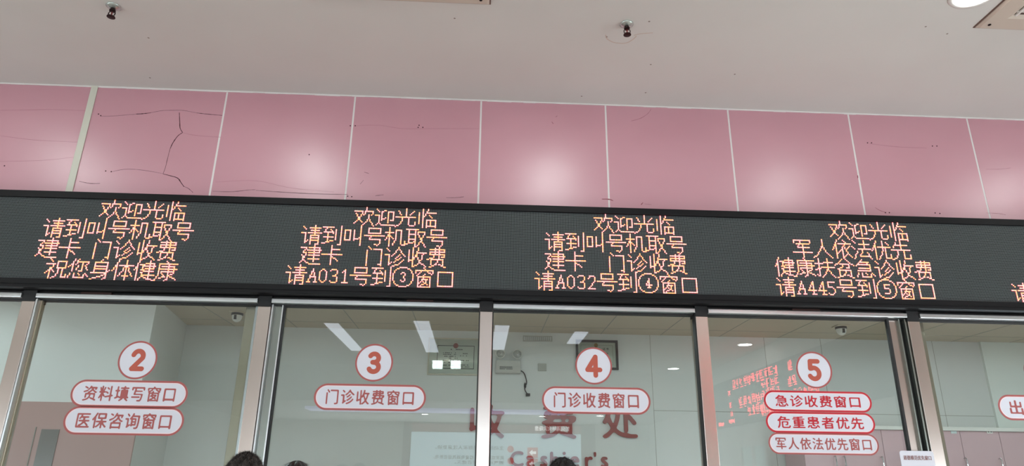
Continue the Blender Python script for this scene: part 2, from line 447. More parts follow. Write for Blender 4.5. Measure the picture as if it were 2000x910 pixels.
zpk = at(100, 785, 1.9).z; xpk = at(166, 850, 1.9).x
pan = struct('mirrored_wall_panel', BX(OL, xpk, 1.885, 1.9, 0, zpk, bev=.002), M_opink, part)  # pink panel stands in for the hall wall reflected in the pane
# door leaf with a glass slot, standing in for a reflected hall door
a = at(73, 834, 1.885); b = at(122, 834, 1.885)
door = empty('mirrored_door', (a.x, 1.885, 0)); door['kind'] = 'structure'
obj('door_leaf', BX(a.x-.05, a.x+.78, 1.868, 1.884, 0, a.z+.05), M_opink, door)
obj('door_frame', BX(a.x, a.x+.006, 1.862, 1.868, .9, a.z), M_seam, door)  # edge line of the stand-in for the reflected door
obj('mirrored_door_slot', BX(at(81, 838, 1.86).x, at(116, 838, 1.86).x, 1.862, 1.868, 1.0, at(81, 838, 1.86).z), mat('mirrored_slot_glass', (112, 108, 104), rough=.2), door)
# added board; its whiter colour stands in for brighter light on the wall
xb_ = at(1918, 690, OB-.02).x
obj('lit_area_board', BX(xb_, OR, OB-.03, OB, at(1950, 836, OB).z, ZI, bev=.003), M_board); bpy.data.objects['lit_area_board']['kind'] = 'structure'
# office lamps on the ceiling
M_spot = mat('office_spot_glow', (255, 255, 255), emit=(.9, 1, .98), strength=11)
spots = []
for px, py in ((855, 703.5), (890.5, 703.5)):
    d = ray(px, py); p = at(px, py, OB-.026); t = (ZI-p.z)/d.z; spots.append((p.x+d.x*t, p.y-d.y*t))
for (x, y, h, m_, lb, ct) in [(-4.5, 1.0, .28, M_office, 0, 0), (-2.2, .75, .28, M_office, 0, 0), (spots[0][0], spots[0][1], .062, M_spot, 1, 0), (spots[1][0], spots[1][1], .062, M_spot, 1, 0), (.75, .95, .28, M_office, 0, 0), (2.1, .95, .28, M_office, 0, 0), (3.6, .95, .28, M_office, 0, 0), (5.2, 1.2, .28, M_office, 0, 0)]:
    e = tag(empty('office_spotlight' if lb else 'office_ceiling_lamp', (x, y, ZI)), 'small square office spotlight glinting in the pale-framed certificate' if lb else 'square recessed office ceiling lamp behind the glass partition', 'lamp', 'twin office spotlights' if lb else 'office ceiling lamps')
    bm = bmesh.new(); k_ = h+.02
    for q_ in ((-k_, k_, -k_, -h), (-k_, k_, h, k_), (-k_, -h, -h, h), (h, k_, -h, h)): box(bm, x+q_[0], x+q_[1], y+q_[2], y+q_[3], ZI-.012, ZI)
    obj('lamp_frame', bm, M_white, e)
    obj('diffuser', BX(x-h, x+h, y-h, y+h, ZI-(.10 if lb else .008), ZI-.001), m_, e)

# counter under the glass
ZC = 1.08
sc_ = tag(empty('service_counter', (0, .15, 0)), 'long pink-fronted service counter with a stone top under the glass windows', 'counter')
obj('counter_base', BX(OL+.02, XR-.02, -.02, .30, 0, ZC-.04), M_opink, sc_)
obj('counter_top', BX(OL+.02, XR-.02, -.22, .5, ZC-.04, ZC, bev=.006), M_marble, sc_)

# ------------------------------------------------------------------ window fronts: posts, rails, glass
POSTS = [-3.86, -2.562, -1.244, .03, 1.299, 2.582, 3.87]
zcap = at(950, 608, -.05).z
post_labels = ['steel post left of the far left pane', 'polished steel post at the far left, beside window 2', 'steel post between windows 2 and 3, reddish reflections', 'narrow steel post between windows 3 and 4',
               'steel post between windows 4 and 5', 'steel post between windows 5 and 6, right end', 'steel post right of window 6']
for i, x in enumerate(POSTS):
    e = empty('window_post', (x, 0, ZC)); tag(e, post_labels[i], 'post', 'steel window posts')
    obj('post_face', BX(x-.036, x+.036, -.05, .05, ZC, zcap, bev=.003), M_steel, e)
    if i in (3, 4):
        for sg in ((-1, 1) if i == 3 else (-1,)): obj('rubber_seal', BX(x+sg*.0395-.003, x+sg*.0395+.003, -.046, -.001, ZC, zcap), M_rubber, e)
    obj('post_cap', BX(x-.037, x+.037, -.052, .05, zcap, ZP+.01), M_rubber, e)
# sliding frames beside the two double posts and the left post
def upright(name, x0, x1, y0, y1, m, e, z1=ZR-.03): return obj(name, BX(x0, x1, y0, y1, ZC, z1, bev=.002), m, e)
def leaf_frame(label, bars):
    e = empty('sliding_frame', ((bars[0][1]+bars[-1][2])/2, 0, ZC)); tag(e, label, 'window frame')
    for b_ in bars: upright(*b_[:5], b_[5], e)
    return e
leaf_frame('tan sliding frame upright left of the post by window 3', [('frame_upright', -1.372, -1.312, .03, .06, M_tan), ('frame_edge', -1.31, -1.296, .0, .05, M_rail)])
leaf_frame('grey glazing channel with black seal, right of the post by window 3', [('channel_edge', -1.206, -1.196, -.04, -.001, M_rail), ('channel_back', -1.196, -1.152, -.010, -.001, M_chan), ('channel_lip', -1.150, -1.142, -.028, -.001, M_rail), ('rubber_seal', -1.142, -1.130, -.024, -.001, M_rubber)])
leaf_frame('grey glazing channel with black seal, left of the post by window 6', [('rubber_seal', 2.432, 2.447, -.024, -.001, M_rubber), ('channel_back', 2.447, 2.502, -.010, -.001, M_steel), ('channel_lip', 2.502, 2.511, -.028, -.001, M_chan), ('channel_gap', 2.511, 2.532, -.008, -.001, M_rubber), ('channel_edge', 2.532, 2.543, -.04, -.001, M_chan)])
leaf_frame('pale tan frame upright right of the post by window 6', [('frame_upright', 2.622, 2.69, .03, .06, M_tan)])
leaf_frame('thin bright bead right of the far left post', [('frame_edge', -2.524, -2.514, -.05, -.001, M_rail), ('frame_groove', -2.514, -2.504, -.02, -.001, M_tan)])
# head rail: pieces between the posts
bm_names = ['over the left end pane', 'over window 2', 'over window 3', 'over window 4', 'over window 5', 'over window 6']
for i, (a, b) in enumerate(zip(POSTS, POSTS[1:])):
    e = tag(empty('head_rail', ((a+b)/2, -.05, ZR)), 'silver head rail '+bm_names[i]+', under the LED sign', 'rail', 'silver head rails')
    obj('rail_face', BX(a+.04, b-.04, -.062, .0, ZR-.026, ZR, bev=.003), M_rail, e)
    obj('rail_gasket', BX(a+.04, b-.04, -.02, .03, ZR-.034, ZR-.026), M_rubber, e)
    # glass pane
    bm = bmesh.new(); box(bm, a+.036, b-.036, 0, .012, ZC, ZR-.02)
    bm.faces.ensure_lookup_table()
    bmesh.ops.recalc_face_normals(bm, faces=bm.faces)
    for f in bm.faces: f.material_index = 0 if f.normal.y < -.9 else 1
    g = struct('window_%d' % (i+1), bm, M_glass, recalc=False)
# beam between the rail and pink wall, coloured dark for shade under the sign
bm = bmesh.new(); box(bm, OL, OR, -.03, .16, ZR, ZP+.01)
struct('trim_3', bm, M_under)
# dark wooden packing pieces in the gap under the sign
for px, py, wd in [(160, 571, 60), (795, 581, 52), (1545, 597, 54)]:
    q = at(px, py, -.034); r_ = at(px+wd, py, -.034)
    o = obj('packing_block', BX(q.x, r_.x, -.045, -.031, ZR+.004, ZR+.052, bev=.002), mat('brown_block', (70, 38, 32), rough=.5))
    tag(o, {160: 'dark brown packing block under the sign above window 2', 795: 'dark brown packing block under the sign above window 3', 1545: 'dark brown packing block under the sign above window 5'}[px], 'block', 'packing blocks under the sign')

# ================================================================== LED SIGN
GL = {
'欢': '0,3 6,3;6,3 6,5 4,8 2,11 0,13;1,5 3,8 6,12;9,0 9,2 8,4 7,6;9,3 14,3 14,4 13,6;11,6 11,8 10,11 8,13 6,15;11,8 12,11 15,15',
'迎': '1,1 3,3;0,6 3,6 3,12;3,12 1,14;3,12 5,14 15,14;8,2 5,3 5,10 8,8;10,3 14,3 14,10 12,10;10,3 10,12',
'光': '8,0 8,6;2,2 4,5;14,2 11,5;0,7 15,7;5,7 5,10 3,13 0,15;10,7 10,13 11,14 14,14 15,13 15,11',
'临': '2,3 2,12;5,0 5,15;9,0 8,3 6,6;8,3 15,3;10,5 12,7;8,9 15,9 15,15;8,9 8,15;8,14 15,14;11,9 11,14',
'请': '1,1 3,3;0,6 3,6 3,14 5,12;10,0 10,7;6,2 14,2;7,4 13,4;5,6 15,6;7,8 7,15;7,8 13,8 13,15 11,15;7,10 13,10;7,12 13,12',
'到': '0,1 8,1;4,1 1,5 8,5;6,3 8,6;4,6 4,13;1,9 8,9;0,14 8,12;10,3 10,11;14,0 14,15 12,15',
'叫': '1,3 5,3 5,11 1,11 1,3;8,3 8,11 12,9;13,0 13,15',
'号': '3,1 12,1 12,5 3,5 3,1;0,7 15,7;5,7 4,10 12,10;12,10 12,13 10,15 8,14',
'机': '3,0 3,15;0,4 6,4;3,5 0,10;3,6 6,9;8,2 12,2 12,13 13,14 15,14 15,11;8,2 8,9 6,14',
'取': '0,1 9,1;2,1 2,12;7,1 7,15;2,5 7,5;2,9 7,9;0,13 7,11;9,3 14,3 13,7 11,11 8,15;9,4 11,9 15,15',
'建': '0,2 4,2 2,6 4,6 3,10 0,14;1,8 3,12 7,15 15,15;10,0 10,13;6,2 14,2 14,6;5,4 15,4;6,6 14,6;6,8 14,8;6,11 14,11',
'卡': '7,0 7,15;7,3 13,3;0,7 15,7;8,9 12,12',
'门': '3,0 5,2;2,3 2,15;7,2 13,2 13,15 11,14',
'诊': '1,1 3,3;0,6 3,6 3,14 5,12;10,0 8,4 5,7;10,0 12,4 15,7;11,6 8,9;12,8 7,12;14,10 10,14 6,15',
'收': '2,2 2,11 6,9;5,0 5,15;9,0 8,5 6,8;8,4 15,4;13,4 12,8 10,12 6,15;8,6 10,11 15,15',
'费': '2,1 13,1 13,3;2,3 13,3;2,3 2,5 13,5 13,7 11,7;6,0 6,5 4,8 0,9;9,0 9,8;3,9 12,9 12,13;3,9 3,13;8,10 7,13 2,15;9,13 14,15',
'祝': '2,0 4,2;0,4 6,4 4,7 0,11;3,7 3,15;4,8 6,10;8,2 14,2 14,7 8,7 8,2;9,7 9,10 8,13 5,15;12,7 12,14 15,14 15,12',
'您': '4,0 3,3 0,6;3,4 3,9;7,0 5,4;6,2 14,2 13,4;10,3 10,9 8,9;7,5 6,8;12,5 14,8;2,11 1,14;5,11 5,14 12,14 12,12;8,11 9,12;13,11 15,13',
'身': '8,0 6,2;3,2 12,2 12,14 10,15;3,2 3,10;3,5 12,5;3,7 12,7;1,10 12,10;14,8 10,12 1,15',
'体': '4,0 2,5 0,8;3,4 3,15;5,4 15,4;10,0 10,15;9,5 7,9 5,12;11,5 13,9 15,12;8,12 12,12',
'健': '3,0 2,4 0,7;2,4 2,15;4,3 7,3 5,7 7,7 6,11 4,15;5,9 8,13 15,15;11,0 11,13;8,2 14,2 14,6;7,4 15,4;8,6 14,6;8,8 14,8;7,11 15,11',
'康': '7,0 8,1;2,2 15,2;2,2 2,10 0,15;9,3 9,14 7,15;4,4 13,4 13,8;3,6 15,6;4,8 13,8;4,9 6,11;3,13 7,12;13,9 10,11;10,11 15,14',
'军': '1,3 1,1 14,1 14,3;6,2 4,7;3,4 13,4;4,7 13,7;8,5 8,15;0,11 15,11',
'人': '8,0 8,4 6,9 3,13 0,15;8,5 10,10 15,15',
'依': '4,0 2,5 0,8;3,4 3,15;9,0 11,2;5,3 15,3;10,3 8,7 4,11;8,7 8,15 11,12;14,5 11,8;10,6 12,11 15,14',
'法': '1,0 3,2;0,5 2,7;1,15 4,9;10,0 10,7;6,3 14,3;5,7 15,7;9,7 6,13 14,13;12,10 15,15',
'优': '4,0 2,5 0,8;3,4 3,15;5,5 15,5;9,0 9,6 8,11 5,15;11,5 11,14 15,14 15,11;12,1 14,3',
'先': '4,1 2,5;3,3 13,3;8,0 8,7;0,7 15,7;5,7 5,11 3,14 0,15;10,7 10,14 15,14 15,11',
'扶': '3,0 3,14 1,13;0,4 6,4;0,9 6,7;7,3 14,3;10,0 10,7 8,12 5,15;6,7 15,7;10,8 12,12 15,15',
'贫': '6,0 3,3 0,5;9,0 12,3 15,5;4,4 11,4 11,7 9,7;7,4 5,7 2,8;3,9 12,9 12,13;3,9 3,13;8,10 7,13 1,15;9,13 14,15',
'急': '6,0 3,3 1,5;5,2 11,2 9,4;3,4 12,4 12,9 2,9;3,7 12,7;2,11 1,14;5,11 5,14 12,14 12,12;8,11 9,12;13,11 15,13',
'窗': '7,0 8,1;1,4 1,2 14,2 14,4;5,3 2,6;10,3 13,5;3,7 12,7 12,15 3,15 3,7;8,5 6,7;7,8 4,12;6,9 10,9 8,12 5,14;7,11 10,13',
'口': '2,3 13,3 13,14 2,14 2,3',
'A': '4,3 1,12;4,3 6,12;2,9 6,9;0,13 2,13;5,13 7,13',
'0': '3,3 4,3 6,5 6,11 4,13 3,13 1,11 1,5 3,3', '1': '2,5 4,3 4,13;2,13 6,13', '2': '1,5 2,3 5,3 6,5 6,7 1,13 6,13',
'3': '1,4 2,3 5,3 6,5 5,7 3,8;5,8 6,10 6,11 5,13 2,13 1,12', '4': '5,3 1,10 7,10;5,3 5,13;4,13 7,13', '5': '6,3 1,3 1,7 4,7 6,9 6,11 4,13 2,13 1,12',
' ': '',
}
RING = '5,0 10,0 13,2 15,5 15,10 13,13 10,15 5,15 2,13 0,10 0,5 2,2 5,0;'
GL['③'] = RING+'6,5 7,4 8,4 9,5 9,6 8,7;8,8 9,9 9,10 8,11 7,11 6,10'
GL['④'] = RING+'8,4 6,9 10,9;8,4 8,11;7,11 9,11'
GL['⑤'] = RING+'10,4 6,4 6,7 9,7 10,9 9,11 6,11'
def glyph(ch):
    s = set()
    for P in GL[ch].split(';'):
        q = [tuple(map(int, v.split(','))) for v in P.split()]
        for a, b in zip(q, q[1:]):
            n = max(abs(b[0]-a[0]), abs(b[1]-a[1]), 1)
            for k in range(n+1): s.add((round(a[0]+(b[0]-a[0])*k/n), round(a[1]+(b[1]-a[1])*k/n)))
    return s
def adv(ch): return 8 if ch in 'A012345 ' else 16
def dome(bm, x, y, z, r, mi, h, seg=8):
    lo = [bm.verts.new((x+r*math.cos(2*PI*i/seg), y, z+r*math.sin(2*PI*i/seg))) for i in range(seg)]
    md = [bm.verts.new((x+r*.74*math.cos(2*PI*i/seg), y-h*.7, z+r*.74*math.sin(2*PI*i/seg))) for i in range(seg)]
    bm.faces.new(md).material_index = mi
    for i in range(seg): bm.faces.new((lo[i], lo[(i+1) % seg], md[(i+1) % seg], md[i])).material_index = 3

sign = tag(empty('led_sign', (0, 0, ZSB)), 'long black LED matrix sign with orange Chinese text above the glass windows', 'sign')
SX0, SX1 = round(-4.4/DOT)*DOT, round(5.0/DOT)*DOT
ZST = ZSB+64*DOT
FT = at(1000, 400.5, YS).z
bm = bmesh.new()
box(bm, SX0-.05, SX1+.05, YS-.012, -.001, ZST, FT, bev=.003)          # top bar
FB = at(1000, 583, YS-.012).z
box(bm, SX0-.05, SX1+.05, YS-.012, -.035, FB, ZSB, bev=.003)          # bottom bar
box(bm, SX0-.05, SX0, YS-.012, -.035, ZSB, ZST); box(bm, SX1, SX1+.05, YS-.012, -.035, ZSB, ZST)
box(bm, SX0, SX1, YS+.012, -.001, ZSB, ZST)
obj('sign_housing', bm, M_black, sign)
bm = bmesh.new(); box(bm, 0, SX1-SX0, 0, .012, 0, 64*DOT)
scr = obj('matrix_screen', bm, M_screen, None); scr.location = (SX0, YS, ZSB); scr.parent = sign; scr.matrix_parent_inverse = Matrix.Translation(sign.location).inverted()
# groove line along the bottom bar
obj('housing_lip', BX(SX0-.05, SX1+.05, YS-.016, YS-.010, FB+.02, FB+.024), M_black, sign)
LINES = [(197, 0, '欢迎光临'), (84, 1, '请到叫号机取号'), (71.5, 2, '建卡 门诊收费'), (87.5, 3, '祝您身体健康'),
         (691, 0, '欢迎光临'), (589, 1, '请到叫号机取号'), (585, 2, '建卡  门诊收费'), (557.5, 3, '请A031号到③窗口'),
         (1160.5, 0, '欢迎光临'), (1065, 1, '请到叫号机取号'), (1065, 2, '建卡  门诊收费'), (1043.5, 3, '请A032号到④窗口'),
         (1619, 0, '欢迎光临'), (1548, 1, '军人依法优先'), (1514, 2, '健康扶贫急诊收费'), (1516, 3, '请A445号到⑤窗口'),
         (1977, 3, '请A446号到⑥窗口')]
GL['⑥'] = RING+'9,4 7,6 6,8 6,10 7,11 8,11 9,10 9,9 8,8 7,8'; GL['6'] = '5,3 3,5 1,9 1,11 3,13 4,13 6,11 6,9 4,8 2,9'
rl = random.Random(11)
for px, row, text in LINES:
    zc = ZSB+(64-16*row-8)*DOT
    d = None
    # pixel row of this line at that x
    py = 400
    for _ in range(30):
        q = at(px, py, YS); py += (q.z-zc)*300
    x = round(at(px, py, YS).x/DOT)*DOT
    bm = bmesh.new(); col = 0
    for ch in text:
        w_ = 8 if ch in 'A0123456 ' else 16
        for (gx, gy) in glyph(ch):
            ph = math.sin((col+gx)*.55+row*2.1)+math.sin(gy*1.3+px)+rl.uniform(-1.1, 1.1)
            dome(bm, x+(col+gx+.5)*DOT, YS-.0002, zc+(7.5-gy)*DOT, 0.00378, 0 if ph > .5 else (1 if ph > -.6 else 2), .0034)
        col += w_
    o = obj('lit_text', bm, M_dots, sign)
    o['label'] = 'glowing orange LED characters'

# cable lying on top of the sign
pts = []
for x, y in [(835, 398.5), (870, 398), (905, 397), (935, 398), (962, 399), (985, 400.5), (1005, 401.5), (1040, 402.5)]:
    q = at(x, y, -.07); pts.append((q.x, -.07+.01*math.sin(x), FT+.004+max(0, .012*math.sin((x-835)/38))))
bm = bmesh.new(); tube(bm, spline(pts, 5), .004, 6); tag(obj('cable', bm, M_rubber), 'thin black cable lying on top of the LED sign', 'cable')

# ================================================================== STICKERS ON THE GLASS
YG = -.0015
def disc_loop(r, n=64): return [(r*math.cos(2*PI*i/n), r*math.sin(2*PI*i/n)) for i in range(n)]
def pill_loop(w_, h, n=20):
    r = h/2; out = []
    for i in range(n+1):
        a = -PI/2+PI*i/n; out.append((w_/2-r+r*math.cos(a), r*math.sin(a)))
    for i in range(n+1):
        a = PI/2+PI*i/n; out.append((-w_/2+r+r*math.cos(a), r*math.sin(a)))
    return out
def ring_mesh(name, outer, inner, m, parent, cx, cz, y, th):
    me = fill_loops(name, [outer, inner] if inner else [outer], th)
    for v in me.vertices:
        x, z, d = v.co; v.co = (cx+x, y-d, cz+z)
    me.materials.append(m); o = bpy.data.objects.new(name, me); COL.objects.link(o)
    if parent: o.parent = parent; o.matrix_parent_inverse = Matrix.Translation(parent.location).inverted()
    return o
def arc(cx, cy_, r, a0, a1, n=14, ry=None): return [(cx+r*math.cos(math.radians(a0+(a1-a0)*i/n)), cy_+(ry or r)*math.sin(math.radians(a0+(a1-a0)*i/n))) for i in range(n+1)]
DIG = {'2': [arc(.5, .70, .25, 165, -20, 14, .27)+[(.27, .04), (.78, .04)]],
       '3': [arc(.49, .74, .235, 150, -90, 14, .225)[:]+[(.42, .515)], [(.42, .515)]+arc(.49, .26, .26, 90, -155, 16, .245)],
       '4': [[(.60, -.02), (.60, .98), (.16, .28), (.84, .28)]],
       '5': [[(.74, .97), (.32, .97), (.29, .57)]+arc(.48, .31, .28, 118, -150, 18, .30)],
       '6': [[(.66, .97), (.30, .45)]+arc(.5, .27, .25, 130, -230, 24)]}
def number_sticker(d, px, py, label):
    q = at(px, py, YG); R = .107
    e = tag(empty('number_sticker', (q.x, YG, q.z)), label, 'sticker', 'round number stickers')
    ring_mesh('disc', disc_loop(R), None, M_stick, e, q.x, q.z, YG, .0008)
    ring_mesh('border', disc_loop(R), disc_loop(R-.0095), M_rose, e, q.x, q.z, YG-.001, .0006)
    strokes_mesh('numeral', DIG[d], .125, M_brick, e, q.x, q.z, YG-.001, .106)
number_sticker('2', 269, 703, 'round white number sticker reading 2, on the second pane')
number_sticker('3', 730.8, 708, 'round white number sticker reading 3, on the third pane')
number_sticker('4', 1159.5, 714.2, 'round white number sticker reading 4, on the fourth pane')
number_sticker('5', 1590, 722.3, 'round white number sticker reading 5, on the fifth pane')
number_sticker('6', 2034, 728, 'round number sticker cut off by the right picture edge')
def pill_sticker(text, x0, x1, py, h, m, bw, label, mt=None, pad=.135, lv=.33):
    a, b = at(x0, py, YG), at(x1, py, YG); cx, cz, w_ = (a.x+b.x)/2, (a.z+b.z)/2, b.x-a.x
    e = tag(empty('pill_sticker', (cx, YG, cz)), label, 'sticker', 'oblong window stickers')
    ring_mesh('plate', pill_loop(w_, h), None, M_stick, e, cx, cz, YG, .0008)
    ring_mesh('border', pill_loop(w_, h), pill_loop(w_-2*bw, h-2*bw), m, e, cx, cz, YG-.001, .0006)
    ring_mesh('pale_line', pill_loop(w_-2*bw, h-2*bw), pill_loop(w_-2*bw-.008, h-2*bw-.008), M_pale, e, cx, cz, YG-.0009, .0006)
    lettering('lettering', text, mt or m, e, cx, cz, YG-.001, width=w_-pad, height=h*.57, level=lv, spacing=1.12)
    return e
pill_sticker('资料填写窗口', 138, 367, 769, .146, M_rose, .0105, 'oblong sticker directly under the number 2 disc')
pill_sticker('医保咨询窗口', 124, 359.5, 822, .150, M_rose, .0105, 'lowest oblong sticker on the second pane, under another')
pill_sticker('门诊收费窗口', 613, 832, 776, .145, M_rose, .0105, 'oblong sticker under the number 3 disc')
pill_sticker('门诊收费窗口', 1058.5, 1270.4, 782, .150, M_rose, .0105, 'oblong sticker under the number 4 disc')
pill_sticker('急诊收费窗口', 1492, 1702, 784, .117, M_red, .0105, 'red-edged oblong sticker directly under the number 5 disc')
pill_sticker('危重患者优先', 1496, 1708.5, 825.5, .117, M_red, .0105, 'red-edged oblong sticker, middle of the three on the fifth pane')
pill_sticker('军人依法优先窗口', 1501, 1716, 867, .117, M_rose, .0085, 'rose-edged oblong sticker, lowest of three on the fifth pane', pad=.085)
pill_sticker('出入院窗口', 1950, 2150, 797, .145, M_rose, .0105, 'oblong sticker cut off by the right edge of the picture')
# small card leaning against the glass at the post by window 6
a, b = at(1756, 880, -.06), at(1822, 881, -.06)
card = tag(empty('small_card', ((a.x+b.x)/2, -.06, a.z)), 'small rounded white card on the glass in front of the right channel', 'card')
def rrect(w_, h, r, n=6):
    out = []
    for sx_, sz_, a0 in ((1, -1, -90), (1, 1, 0), (-1, 1, 90), (-1, -1, 180)):
        for i in range(n+1):
            t = math.radians(a0+90*i/n); out.append((sx_*(w_/2-r)+r*math.cos(t), sz_*(h/2-r)+r*math.sin(t)))
    return out
cw, ch_ = b.x-a.x, .26
ring_mesh('card_face', rrect(cw, ch_, .015), None, M_stick, card, (a.x+b.x)/2, a.z-ch_/2, -.06, .003)
lettering('card_lettering', '道德模范优先窗口', mat('card_ink', (150, 110, 108), rough=.6), card, (a.x+b.x)/2, a.z-.037, -.0625, width=cw*.82, height=.024, level=.36)
obj('card_clip', BX((a.x+b.x)/2-.02, (a.x+b.x)/2+.02, -.058, -.051, a.z-.2, a.z-.17), M_white, card)

# ================================================================== OFFICE CONTENTS (on the back wall)
YW = OB
def wall_box(n, x0, y0, x1, y1, d0, d1, m, parent, bev=.003):
    a, b = at(x0, y0, YW-d0), at(x1, y1, YW-d0)
    return obj(n, BX(a.x, b.x, YW-d0, YW-d1, b.z, a.z, bev=bev), m, parent)
# certificate with a pale frame
q = at(888, 697, YW)
c1 = tag(empty('certificate', (q.x, YW, q.z)), 'pale-framed certificate with a red emblem, behind window 3', 'certificate')
def frame_bars(x0, x1, z0, z1, t, y0, y1, m, parent, name='picture_frame'):
    bm = bmesh.new()
    for s in ((x0, x1, z0, z0+t), (x0, x1, z1-t, z1), (x0, x0+t, z0+t, z1-t), (x1-t, x1, z0+t, z1-t)): box(bm, s[0], s[1], y0, y1, s[2], s[3])
    return obj(name, bm, m, parent)
a, b = at(838, 660, YW), at(942, 734, YW)
frame_bars(a.x, b.x, b.z, a.z, .012, YW-.025, YW, M_ltframe, c1)
obj('paper', BX(a.x+.012, b.x-.012, YW-.012, YW, b.z+.012, a.z-.012), M_paper, c1)
a2, b2 = at(854.5, 674, YW-.013), at(925.5, 721, YW-.013)
frame_bars(a2.x, b2.x, b2.z, a2.z, .006, YW-.0145, YW-.012, M_ink, c1, 'printed_border')
qe = at(890.3, 675, YW-.015)
obj('emblem', LT([(0, -.004), (.022, -.004), (.026, 0)], (qe.x, YW-.013, qe.z), 'y', 20), M_emred, c1)
rc = random.Random(5)
def dashes(n, x0, x1, z, h, y, m, parent, fill=.75, lo=.008, hi=.02):
    bm = bmesh.new(); x = x0
    while x < x1:
        w_ = rc.uniform(lo, hi)
        if rc.random() < fill: box(bm, x, min(x+w_*.8, x1), y-.0012, y, z-h/2, z+h/2)
        x += w_
    if not bm.verts: box(bm, x0, x0+.01, y-.0012, y, z-h/2, z+h/2)
    return obj(n, bm, m, parent)
W_, H_ = b2.x-a2.x, a2.z-b2.z
for i, (u0, u1, v, h) in enumerate([(.36, .68, .83, .010), (.16, .50, .68, .008), (.62, .82, .66, .008), (.16, .58, .61, .007), (.62, .82, .56, .008), (.16, .5, .53, .008), (.3, .58, .45, .010), (.16, .9, .36, .008), (.16, .5, .27, .007), (.1, .46, .15, .008), (.58, .86, .17, .007), (.6, .88, .09, .006)]):
    dashes('printed_line', a2.x+W_*u0, a2.x+W_*u1, b2.z+H_*v, h, YW-.0125, M_ink, c1)
# certificate with a black frame
a, b = at(1124, 664, YW), at(1207.5, 723, YW)
c2 = tag(empty('certificate', ((a.x+b.x)/2, YW, a.z)), 'black-framed certificate with a gold emblem, behind the number 4 disc', 'certificate')
frame_bars(a.x, b.x, b.z, a.z, .022, YW-.03, YW, M_dkframe, c2)
obj('paper', BX(a.x+.022, b.x-.022, YW-.012, YW, b.z+.022, a.z-.022), M_paper, c2)
frame_bars(a.x+.05, b.x-.05, b.z+.05, a.z-.05, .004, YW-.0135, YW-.012, M_ltframe, c2, 'printed_border')
qe = at(1164, 674, YW-.014)
obj('emblem', LT([(0, -.004), (.016, -.004), (.02, 0)], (qe.x, YW-.013, qe.z), 'y', 20), M_gold, c2)
obj('emblem_base', BX(qe.x-.014, qe.x+.014, YW-.017, YW-.013, qe.z-.034, qe.z-.018), M_gold, c2)
lettering('certificate_title', '证书', M_ink, c2, at(1182.5, 682, YW).x, at(1182.5, 682, YW).z, YW-.0128, width=.06, spacing=1.4)
for v in (.55, .48, .41, .34): dashes('printed_line', a.x+.1, b.x-.1, b.z+(a.z-b.z)*v, .007, YW-.0125, M_ink, c2)
for c_, (x0, y0, x1, y1) in ((c1, (840, 662, 940, 732)), (c2, (1127, 667, 1204.5, 720))):
    a, b = at(x0, y0, YW-.02), at(x1, y1, YW-.02)
    bm = bmesh.new(); box(bm, a.x, b.x, YW-.022, YW-.019, b.z, a.z); bmesh.ops.recalc_face_normals(bm, faces=bm.faces)
    for f in bm.faces: f.material_index = 0 if f.normal.y < -.9 else 1
    obj('picture_glass', bm, M_glass, c_, recalc=False)
# emergency light with two lamp heads
q = at(993, 715, YW)
e = tag(empty('emergency_light', (q.x, YW, q.z)), 'white twin-head emergency light on the back wall behind window 4', 'emergency light')
wall_box('battery_box', 968.5, 703, 1017, 728.5, .07, 0, mat('battery_case', (196, 194, 188), rough=.4), e, .006)
M_refl = mat('lamp_reflector', (226, 226, 222), rough=.3, metal=.35)
for x, y in ((977, 690.5), (1010.3, 691.5)):
    c = at(x, y, YW-.07)
    h = obj('lamp_head', LT([(.02, .06), (.046, .03), (.050, 0), (.050, -.012), (.043, -.012), (.040, -.002), (.02, .012), (0, .016)], (c.x, YW-.07, c.z), 'y', 28), M_white, e, smooth=True)
    obj('lamp_reflector', LT([(.041, -.006), (.03, .004), (.014, .011), (.0, .0115)], (c.x, YW-.0705, c.z), 'y', 24), M_refl, h, smooth=True)
    obj('lamp_bulb', LT([(0, -.012), (.008, -.008), (.010, 0), (.008, .01)], (c.x, YW-.0705, c.z), 'y', 12), M_chrome, h, smooth=True)
    obj('lamp_neck', BX(c.x-.01, c.x+.01, YW-.05, YW-.02, c.z-.075, c.z-.03), M_white, e)
qa, qb = at(976, 716, YW-.07), at(1004, 721, YW-.07)
for v in (.0, .5, 1): dashes('printed_line', qa.x, qa.x+.13, qb.z+(qa.z-qb.z)*v, .006, YW-.0702, M_ink, e, .8)
# power lead hanging from it
pts = [at(x, y, YW-.02) for x, y in ((1017, 724), (1023, 728), (1027, 738), (1028.5, 748), (1025, 757), (1026, 763), (1030, 769))]
bm = bmesh.new(); tube(bm, spline(pts, 6), .005, 7)
cord = tag(obj('power_cord', bm, M_rubber), 'black power cord with loose plug hanging below the emergency light', 'cord')
q = at(1031, 771, YW-.02); obj('plug', BX(q.x-.02, q.x+.022, YW-.035, YW-.008, q.z-.014, q.z+.014, bev=.005), M_rubber, cord)
q = at(1025.5, 753, YW-.02); obj('cord_knot', LT([(.003, -.03), (.011, -.012), (.011, .012), (.003, .03)], (q.x, YW-.02, q.z), 'z', 10), M_rubber, cord)
# socket
q = at(1059, 717, YW)
so = tag(empty('wall_socket', (q.x, YW, q.z)), 'white wall socket between the emergency light and the black-framed certificate', 'socket')
wall_box('socket_plate', 1051, 709.5, 1067.5, 724.5, .018, 0, mat('aged_plastic', (178, 176, 168), rough=.4), so)
for dx, dz in ((-.014, .018), (.014, .018), (-.016, -.012), (.016, -.012), (0, -.024)):
    obj('socket_slot', BX(q.x+dx-.004, q.x+dx+.004, YW-.0135, YW-.011, q.z+dz-.006, q.z+dz+.006), M_ink, so)
